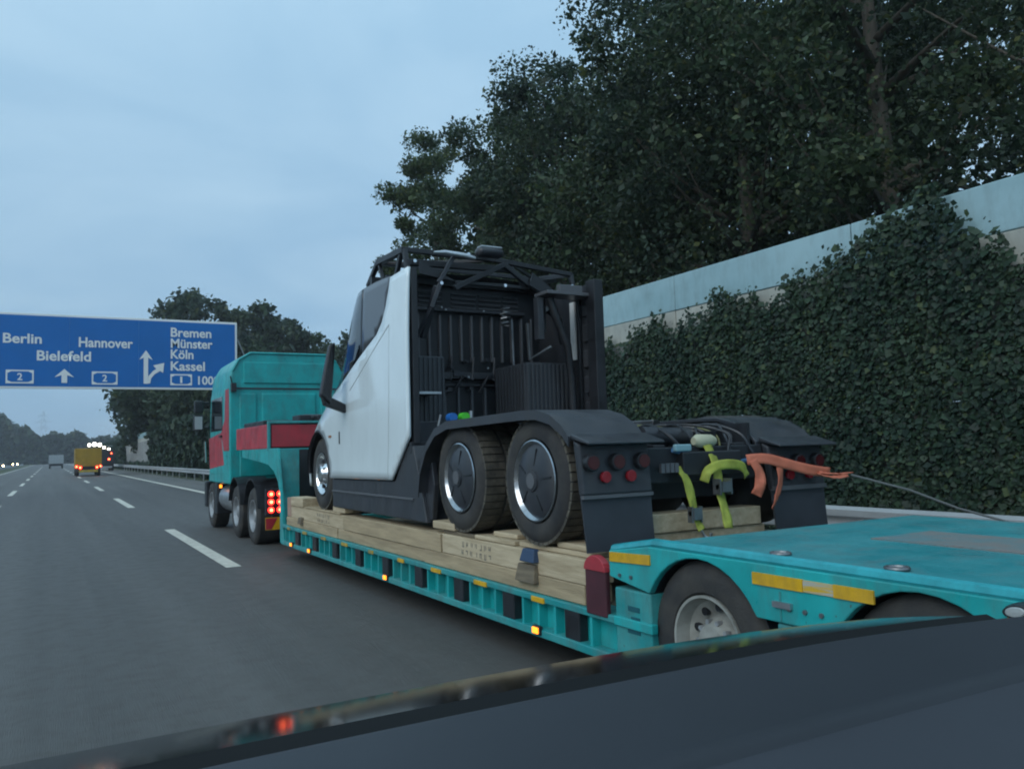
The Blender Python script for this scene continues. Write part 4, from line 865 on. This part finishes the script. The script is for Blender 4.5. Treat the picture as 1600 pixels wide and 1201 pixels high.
# fenders, lamps, flaps
def fender(x0, x1, lipx, dz=0.0):
    path = [(7.72, 1.22), (7.66, 1.45), (7.50, 1.67), (7.28, 1.82), (7.0, 1.88), (5.62, 1.905), (5.38, 1.90), (5.18, 1.855), (5.02, 1.77), (4.93, 1.685)]
    path = [(a, b_ + dz * min(1, max(0, (b_ - 1.2) / .4))) for a, b_ in path]
    b = MB(); nn = len(path)
    for i in range(nn):
        for x in (x0, x1): b.v += [(x, path[i][0], path[i][1]), (x, path[i][0] - .0, path[i][1] + .035)]
    for i in range(nn - 1):
        a, c = i * 4, (i + 1) * 4
        b.f += [(a, a + 2, c + 2, c), (a + 1, c + 1, c + 3, a + 3), (a, c, c + 1, a + 1), (a + 2, a + 3, c + 3, c + 2)]
    b.f += [(0, 1, 3, 2), (nn * 4 - 4, nn * 4 - 2, nn * 4 - 1, nn * 4 - 3)]
    build('fender', b, BLKS, sm, bevel=.01, smooth=True)
    l_ = MB(); 
    for a, c in zip(path[:-1], path[1:]): l_.hexa([(lipx, a[0], a[1] - .04), (lipx + .012, a[0], a[1] - .04), (lipx + .012, c[0], c[1] - .04), (lipx, c[0], c[1] - .04), (lipx, a[0], a[1] + .036), (lipx + .012, a[0], a[1] + .036), (lipx + .012, c[0], c[1] + .036), (lipx, c[0], c[1] + .036)])
    build('fender_lip', l_, BLKS, sm)
fender(XL - .015, XL + .66, XL - .027); fender(XR - .66, XR + .015, XR + .015, -.075)
build('fender_gap_fill', MB().box(5.02, 5.05, 4.96, 7.6, 1.25, 1.80), BLK, sm)  # black sheet added to keep the gap under the right fender dark
build('fender_front_guard', MB().prism_x([(7.62, .95), (7.80, .95), (7.98, 1.35), (7.86, 1.62), (7.62, 1.60), (7.55, 1.3)], XL + .08, XL + .14), BLKS, sm, bevel=.01)
def rear_lamps(x0, x1, dz=0.0):
    build('lamp_panel', MB().hexa([(x0, 4.80, 1.30 + dz), (x1, 4.80, 1.30 + dz), (x1, 4.86, 1.30 + dz), (x0, 4.86, 1.30 + dz), (x0, 4.84, 1.66 + dz), (x1, 4.84, 1.66 + dz), (x1, 4.92, 1.70 + dz), (x0, 4.92, 1.70 + dz)]), BLKS, sm, bevel=.015)
    build('lamp_hood', MB().hexa([(x0 - .01, 4.70, 1.655 + dz), (x1 + .05, 4.70, 1.655 + dz), (x1 + .05, 4.93, 1.70 + dz), (x0 - .01, 4.93, 1.70 + dz), (x0 - .01, 4.70, 1.675 + dz), (x1 + .05, 4.70, 1.675 + dz), (x1 + .05, 4.93, 1.74 + dz), (x0 - .01, 4.93, 1.74 + dz)]), BLKS, sm, bevel=.01)
    for q in range(3):
        xx = x0 + .075 + q * .225
        lr = build('round_lamp', MB().disc_y(xx, 4.768, 1.53 + dz, .062, .06, 24), BLK, sm, bevel=.008); build('lamp_lens', MB().disc_y(xx, 4.762, 1.53 + dz, .048, .01, 20), REDD, lr)
    for q in range(2): build('round_reflector', MB().disc_y(x0 + .19 + q * .225, 4.775, 1.425 + dz, .042, .03, 20), REDL, sm, bevel=.005)
    build('mudflap', MB().hexa([(x0 + .02, 4.80, .90), (x1 - .0, 4.80, .90), (x1, 4.815, .90), (x0 + .02, 4.815, .90), (x0 + .0, 4.83, 1.31), (x1, 4.83, 1.31), (x1, 4.845, 1.31), (x0, 4.845, 1.31)]), mat('flap_rubber', (.035, .04, .05), .5, var=.15, vscale=3), sm)
    build('flap_clamp', MB().box(x0, x1, 4.795, 4.83, 1.275, 1.30 + dz), RIBM, sm)
rear_lamps(XL + .0, XL + .62); rear_lamps(XR - .62, XR - .0, -.06)
re = MB().box(XL + .62, XR - .62, 4.9, 4.98, 1.35, 1.62).box(4.2, 4.8, 4.82, 4.92, 1.4, 1.58); build('end_crossmember', re, BLK, sm, bevel=.01)
pb = MB()
for q in range(4): pb.box(3.98 + q * .045, 4.015 + q * .045, 4.815, 4.84, 1.43, 1.50)
build_split('plate_grille', pb, RIBM, sm)
# clutter between the lamp panels
rc = random.Random(5)
for q in range(16):
    x = rc.uniform(3.95, 4.9); y = rc.uniform(4.98, 6.0); z = rc.uniform(1.62, 1.78); w = rc.uniform(.04, .14)
    build('valve_box', MB().box(x, x + w, y, y + w * rc.uniform(.6, 1.4), z - .1, z), rc.choice((BLK, BLKS, BLK, PIPE)), sm, bevel=.006)
for q in range(11):
    x = rc.uniform(3.95, 4.9); x2 = x + rc.uniform(-.35, .35); y = rc.uniform(4.9, 5.2)
    build('air_hose', MB().tube(spline([(x, y + .6, 1.72), (x + rc.uniform(-.1, .1), y + .3, 1.80), (x2, y, 1.72), (x2 + rc.uniform(-.08, .08), y - .08, rc.uniform(1.45, 1.6))]), rc.uniform(.009, .016), 6), rc.choice((BLK, BLKS, BLKS, MATS.get('hose_blue') or BLK, mat('hose_olive', (.12, .13, .04), .5))), sm, smooth=True)
build('air_bottle', MB().tube([(4.02, 5.1, 1.72), (4.5, 5.1, 1.70)], .07, 14), BLKS, sm, smooth=True)
build('white_cap', MB().lathe_x([(4.38, .0), (4.38, .03), (4.42, .055), (4.56, .05), (4.60, .03), (4.60, 0)], 18, (0, 4.9, 1.66)), mat('cap_cream', (.40, .40, .28), .6), sm, smooth=True)
build('blue_hose', MB().tube([(4.15, 4.88, 1.60), (4.3, 4.86, 1.56), (4.5, 4.86, 1.52), (4.75, 4.87, 1.47), (5.0, 4.9, 1.50)], .022, 8), mat('hose_blue', (.06, .16, .30), .5), sm, smooth=True)
build('pale_bracket', MB().box(4.14, 4.3, 4.83, 4.87, 1.585, 1.64), mat('bracket_blue', (.25, .42, .47), .4, metal=.3), sm, bevel=.01)
build_split('bright_plate', MB().box(3.95, 4.15, 6.0, 6.25, 1.868, 1.876).box(4.2, 4.4, 5.55, 5.65, 1.80, 1.82), CHR, sm)
# wheels of the white truck
for wy in (6.88, 5.53):
    wheel(sm, XL + .03, wy, 1.39, .498, .62, .325, 'cover', -1, tread=True); wheel(sm, XR - .03, wy, 1.39, .498, .62, .325, 'cover', 1, tread=False)
wheel(sm, XL + .06, 11.4, 1.355, .492, .36, .30, 'alu', -1); wheel(sm, XR - .06, 11.4, 1.355, .492, .36, .30, 'alu', 1, tread=False)

# ------------------------------------------------------------------ straps and loose gear at the back of the white truck
def webbing(pts, w, d0=(1, 0, 0), twist=0.0, ruck=.002):     # thin woven strap: crowned strip with slight creases
    c = spline(pts); b = MB(); n_ = len(c); m_ = 5; r2 = random.Random(len(c))
    for i, p in enumerate(c):
        t_ = (c[min(i + 1, n_ - 1)] - c[max(i - 1, 0)]).normalized(); d = Vector(d0); d = (d - t_ * d.dot(t_)).normalized(); nn = t_.cross(d); a_ = twist * i / (n_ - 1)
        dd = d * math.cos(a_) + nn * math.sin(a_); n2 = t_.cross(dd); jj = r2.uniform(-ruck, ruck); ww = w * r2.uniform(.98, 1.02)
        for k in range(m_): u = k / (m_ - 1) - .5; b.v.append(p + dd * ww * u + n2 * (jj + .06 * w * math.sin(u * 4 + i * .6)))
    b.f = [(i * m_ + k, i * m_ + k + 1, (i + 1) * m_ + k + 1, (i + 1) * m_ + k) for i in range(n_ - 1) for k in range(m_ - 1)]
    return b
def strap(name, pts, w, m_, par, **kw): return build(name, webbing(pts, w, **kw), m_, par, smooth='all', solid=.005)
s1 = thing('lashing_strap', 'short yellow green lashing strap with ratchet left of the long strap', 'strap', (4.25, 4.8, .9), 'yellow lashing straps')
strap('webbing', [(4.18, 4.86, 1.47), (4.20, 4.80, 1.38), (4.23, 4.785, 1.25), (4.25, 4.78, 1.13)], .075, STRAP, s1)
build_split('ratchet', MB().box(4.20, 4.215, 4.75, 4.80, 1.05, 1.17).box(4.29, 4.305, 4.75, 4.80, 1.05, 1.17).tube([(4.20, 4.77, 1.12), (4.305, 4.77, 1.12)], .018, 8).box(4.215, 4.29, 4.74, 4.752, 1.07, 1.16), PIPE, s1)
strap('webbing', [(4.255, 4.775, 1.12), (4.27, 4.765, 1.05), (4.29, 4.75, .99)], .065, STRAP, s1)
build('hook', MB().tube(spline([(4.28, 4.75, .99), (4.31, 4.74, .94), (4.34, 4.72, .93), (4.345, 4.71, .97)]), .013, 8), ALU, s1, smooth=True)
s2 = thing('lashing_strap', 'long yellow green lashing strap hanging down to the teal deck', 'strap', (4.47, 4.75, 1.04), 'yellow lashing straps')
strap('webbing', [(4.48, 4.88, 1.66), (4.50, 4.80, 1.5), (4.48, 4.74, 1.28), (4.47, 4.68, 1.12), (4.46, 4.64, 1.0)], .085, STRAP, s2)
strap('strap_loop', [(4.36, 4.78, 1.35), (4.39, 4.76, 1.43), (4.47, 4.73, 1.47), (4.60, 4.73, 1.475), (4.73, 4.74, 1.45), (4.79, 4.76, 1.37)], .075, STRAP, s2, d0=(0, .5, 1), twist=.7)
build_split('ratchet', MB().box(4.42, 4.435, 4.67, 4.75, 1.25, 1.37).box(4.53, 4.545, 4.67, 4.75, 1.25, 1.37).tube([(4.42, 4.70, 1.31), (4.545, 4.70, 1.31)], .02, 8).box(4.44, 4.53, 4.665, 4.68, 1.27, 1.35), PIPE, s2)
oh = thing('orange_sling', 'orange lifting sling stretched out to the right behind the white truck', 'sling', (5.2, 4.75, 1.2))
strap('sling_arm', [(4.84, 4.80, 1.50), (5.0, 4.76, 1.505), (5.2, 4.72, 1.455), (5.42, 4.68, 1.40), (5.60, 4.64, 1.37)], .085, ORNG, oh, d0=(0, .35, 1), twist=.6, ruck=.004)
strap('sling_end', [(5.5, 4.66, 1.385), (5.65, 4.63, 1.36), (5.82, 4.60, 1.36)], .05, ORNG, oh, d0=(0, .8, .6), twist=-.8, ruck=.003)
strap('sling_end', [(5.48, 4.66, 1.37), (5.60, 4.61, 1.335), (5.76, 4.59, 1.345)], .04, ORNG, oh, d0=(0, 1, .3), twist=.6, ruck=.003)
strap('sling_drop', [(4.89, 4.78, 1.50), (4.92, 4.75, 1.40), (4.91, 4.74, 1.30), (4.88, 4.76, 1.22)], .09, ORNG, oh, twist=.5, ruck=.004)
strap('sling_drop', [(5.14, 4.74, 1.45), (5.13, 4.73, 1.32), (5.10, 4.75, 1.20), (5.06, 4.77, 1.10)], .07, ORNG, oh, twist=-.5, ruck=.004)
rp = thing('lashing_chain', 'grey lashing rope running from the orange sling down to the right', 'rope', (5.8, 4.6, 1.05))
build('rope', MB().tube([(5.79, 4.58, 1.345), (6.0, 4.2, 1.22), (6.15, 3.9, 1.08), (6.5, 3.2, .85), (6.9, 2.6, .72)], .010, 6), mat('rope_grey', (.10, .11, .11), .8), rp)

# ------------------------------------------------------------------ traffic ahead
def lorry(name, label, x0, x1, y0, y1, z1, body, lamps, cat='truck', bump=True, lit=True):
    t = thing(name, label, cat, ((x0 + x1) / 2, y0, 0))
    build('box_body', MB().box(x0, x1, y0, y1, .95, z1), body, t, bevel=.05)
    build('rear_frame', MB().box(x0 - .02, x0 + .06, y0 - .03, y0, .95, z1).box(x1 - .06, x1 + .02, y0 - .03, y0, .95, z1).box((x0 + x1) / 2 - .02, (x0 + x1) / 2 + .02, y0 - .03, y0, .95, z1), body, t)
    build('chassis', MB().box(x0 + .2, x1 - .2, y0 + .1, y1 + 2, .5, .93), BLK, t)
    build('cab', MB().prism_x([(y1 + .3, .6), (y1 + 2.3, .6), (y1 + 2.2, 1.8), (y1 + 1.8, z1 - .1), (y1 + .3, z1 - .1)], x0 + .05, x1 - .05), body, t, bevel=.06)
    if bump: build('bumper', MB().box(x0 + .3, x1 - .3, y0 - .08, y0 + .1, .38, .62), YELW if body is YEL or 'yellow' in body.name else GALV, t, bevel=.02)
    for sg_, x in ((-1, x0 + .05), (1, x1 - .05)):
        for wy in (y0 + 1.1, y1 + 1.3):
            build('wheel', MB().disc_x(x, wy, .48, .48, -sg_ * .3, 24), RUB, t, bevel=.04, smooth=True)
    for (lx, lz, lr) in lamps:
        o = build('tail_lamp', MB().disc_y(lx, y0 - .07, lz, lr, .06, 14), E_RED, t)
        build('lamp_core', MB().disc_y(lx, y0 - .078, lz, lr * .45, .01, 12), E_REDH, o)
    return t
lorry('lorry', 'yellow box lorry ahead in the right lane with lit red tail lamps', 2.2, 4.5, 92, 97, 2.75, mat('yellow_body', (.36, .22, .02), .5, var=.15, vscale=2), [(2.3, .95, .13), (2.62, .85, .15), (4.1, .85, .13), (4.42, .95, .12)])
lorry('lorry', 'dark lorry ahead to the right of the yellow one, two red lamps showing', 5.6, 7.9, 128, 134, 2.9, BLKS, [(7.2, 1.6, .16), (7.5, 2.4, .12)])
lorry('van', 'pale grey van far ahead left of the yellow lorry', -.2, 2.4, 190, 194, 2.7, mat('pale_van', (.32, .36, .38), .5), [], cat='van', bump=False)
def oncoming(label, x, y):
    t = thing('car', label, 'car', (x, y, 0), 'oncoming cars')
    build('body', MB().prism_x([(y, .3), (y + 4.3, .3), (y + 4.35, .9), (y + 3.6, 1.0), (y + 3.0, 1.45), (y + 1.7, 1.45), (y + 1.0, 1.0), (y, .85)], x - .88, x + .88), BLKS, t, bevel=.08)
    build('windscreen', MB().hexa([(x - .75, y + 1.02, 1.02), (x + .75, y + 1.02, 1.02), (x + .75, y + 1.1, 1.0), (x - .75, y + 1.1, 1.0), (x - .68, y + 1.62, 1.41), (x + .68, y + 1.62, 1.41), (x + .68, y + 1.7, 1.40), (x - .68, y + 1.7, 1.40)]), GLASS, t)
    for s_ in (-.66, .66):
        build('headlamp', MB().disc_y(x + s_, y - .03, .68, .18, .06, 16), E_WARM, t)
        for wy in (.8, 3.4): build('wheel', MB().disc_x(x + (.88 if s_ > 0 else -.88), y + wy, .32, .32, -.2 if s_ > 0 else .2, 18), RUB, t)
oncoming('nearer oncoming dark car with lit yellow headlamps at the left edge', -10.6, 236)
oncoming('farther oncoming dark car with lit headlamps just right of the nearer one', -10.4, 330)
# floodlights over the road works ahead
fm = thing('floodlight_mast', 'bright white floodlight cluster beyond the yellow lorry', 'floodlight', (6.9, 150, 0))
build('mast', MB().tube([(7.4, 150.3, -.03), (7.4, 150.3, 4.4)], .09, 10).box(5.3, 9.0, 150.2, 150.3, 3.7, 3.8), GALV, fm)
for (x, z, w, h) in ((5.55, 3.95, .5, .7), (6.3, 4.05, .65, .8), (7.05, 3.95, .6, .6), (7.7, 3.5, .45, .5), (8.4, 3.2, .5, .45)):
    hd = build('lamp_head', MB().box(x - w / 2, x + w / 2, 150.0, 150.2, z - h / 2, z + h / 2), GALV, fm); build('lamp_face', MB().disc_y(x, 149.96, z, min(w, h) / 2 - .03, .04, 16), E_WHITE, hd)
# electricity pylon on the horizon
py = thing('electricity_pylon', 'faint lattice electricity pylon above the far trees', 'pylon', (-3.9, 600, 0))
pb = MB(); Hh = 33; cxp = -3.9
def hw_(z): return 3.0 * (1 - z / Hh) + .35
for sx1 in (-1, 1):
    for sy1 in (-1, 1): pb.bar((cxp + sx1 * hw_(0), 600 + sy1 * hw_(0), 0), (cxp + sx1 * hw_(Hh), 600 + sy1 * hw_(Hh), Hh), .12, .12)
zs = np.linspace(0, Hh, 9)
for a, b_ in zip(zs[:-1], zs[1:]):
    for sy1 in (-1, 1):
        pb.bar((cxp - hw_(a), 600 + sy1 * hw_(a), a), (cxp + hw_(b_), 600 + sy1 * hw_(b_), b_), .06, .06); pb.bar((cxp + hw_(a), 600 + sy1 * hw_(a), a), (cxp - hw_(b_), 600 + sy1 * hw_(b_), b_), .06, .06)
build('lattice', pb, GALV, py)
for z, w in ((22, 4.0), (26, 4.8), (30, 3.2)): build('cross_arm', MB().bar((cxp - w, 600, z), (cxp, 600, z + .9), .1, .1).bar((cxp + w, 600, z), (cxp, 600, z + .9), .1, .1).bar((cxp - w, 600, z), (cxp + w, 600, z), .1, .1), GALV, py)

# ------------------------------------------------------------------ camera car: dashboard top
da = thing('car_dashboard', 'dark blue grey dashboard top of the car in the foreground', 'dashboard', (.4, .7, 1.2))
def dz_(x, y):      # top surface of the pad
    far = 1.338 - .012 * ((x - .45) / 1.0) ** 2
    return far - .035 * max(0, (.86 - y)) ** 1.3
def edge_y(x): return .955 - .05 * max(0, x - .95) ** 2 * 3 - .02 * max(0, -x - .2)
g = MB(); nx, ny = 60, 26; xs_ = np.linspace(-1.0, 1.55, nx)
for i in range(ny):
    for x in xs_:
        f = i / (ny - 1); y = .665 + (edge_y(x) - .665) * f; rnd = -.03 * max(0, (f - .9) / .1) ** 2 - .022 * max(0, (.08 - f) / .08) ** 2
        g.v.append((x, y, dz_(x, y) + rnd))
g.f = [(i * nx + k, i * nx + k + 1, (i + 1) * nx + k + 1, (i + 1) * nx + k) for i in range(ny - 1) for k in range(nx - 1)]
build('dash_pad', g, DASH, da, smooth='all')
g = MB()
for i in range(ny):
    for x in xs_:
        f = i / (ny - 1); y = .25 + (.69 - .25) * f
        g.v.append((x, y, dz_(x, .665) - .012 - .10 * (1 - f) ** 2))
g.f = [(i * nx + k, i * nx + k + 1, (i + 1) * nx + k + 1, (i + 1) * nx + k) for i in range(ny - 1) for k in range(nx - 1)]
build('dash_ledge', g, DASH_LIT, da, smooth='all')
g = MB(); ny2 = 6
for i in range(ny2):
    for x in xs_:
        f = i / (ny2 - 1); g.v.append((x, edge_y(x) - .014 + .055 * f, 1.312 - .012 * ((x - .45)) ** 2 + .020 * f))
g.f = [(i * nx + k, i * nx + k + 1, (i + 1) * nx + k + 1, (i + 1) * nx + k) for i in range(ny2 - 1) for k in range(nx - 1)]
build('windscreen_seal', g, mat('seal_black', (.004, .0045, .005), .6, spec=.2), da, smooth='all')
g = MB(); ny3 = 14
for i in range(ny3):
    for x in xs_:
        f = i / (ny3 - 1); g.v.append((x, edge_y(x) + .035 + .25 * f, 1.329 - .012 * ((x - .45)) ** 2 - .25 * f * (.15 + .03 * f)))
g.f = [(i * nx + k, i * nx + k + 1, (i + 1) * nx + k + 1, (i + 1) * nx + k) for i in range(ny3 - 1) for k in range(nx - 1)]
build('cowl_panel', g, GLOSS, da, smooth='all')

# ------------------------------------------------------------------ thin haze, added to lift the dark trees and fade the distance
hz = MB().box(-1520, 1520, -320, 2520, -1.03, 36)
ho = build('haze', hz, None); ho['kind'] = 'stuff'
hm = bpy.data.materials.new('haze_air'); hm.use_nodes = True; ht = hm.node_tree; ht.nodes.clear()
pv_ = nd(ht, 'ShaderNodeVolumePrincipled'); pv_.inputs['Color'].default_value = (.86, .92, 1.0, 1); pv_.inputs['Density'].default_value = 0.0005
ho_out = nd(ht, 'ShaderNodeOutputMaterial'); ht.links.new(pv_.outputs[0], ho_out.inputs['Volume']); ho.data.materials.append(hm)
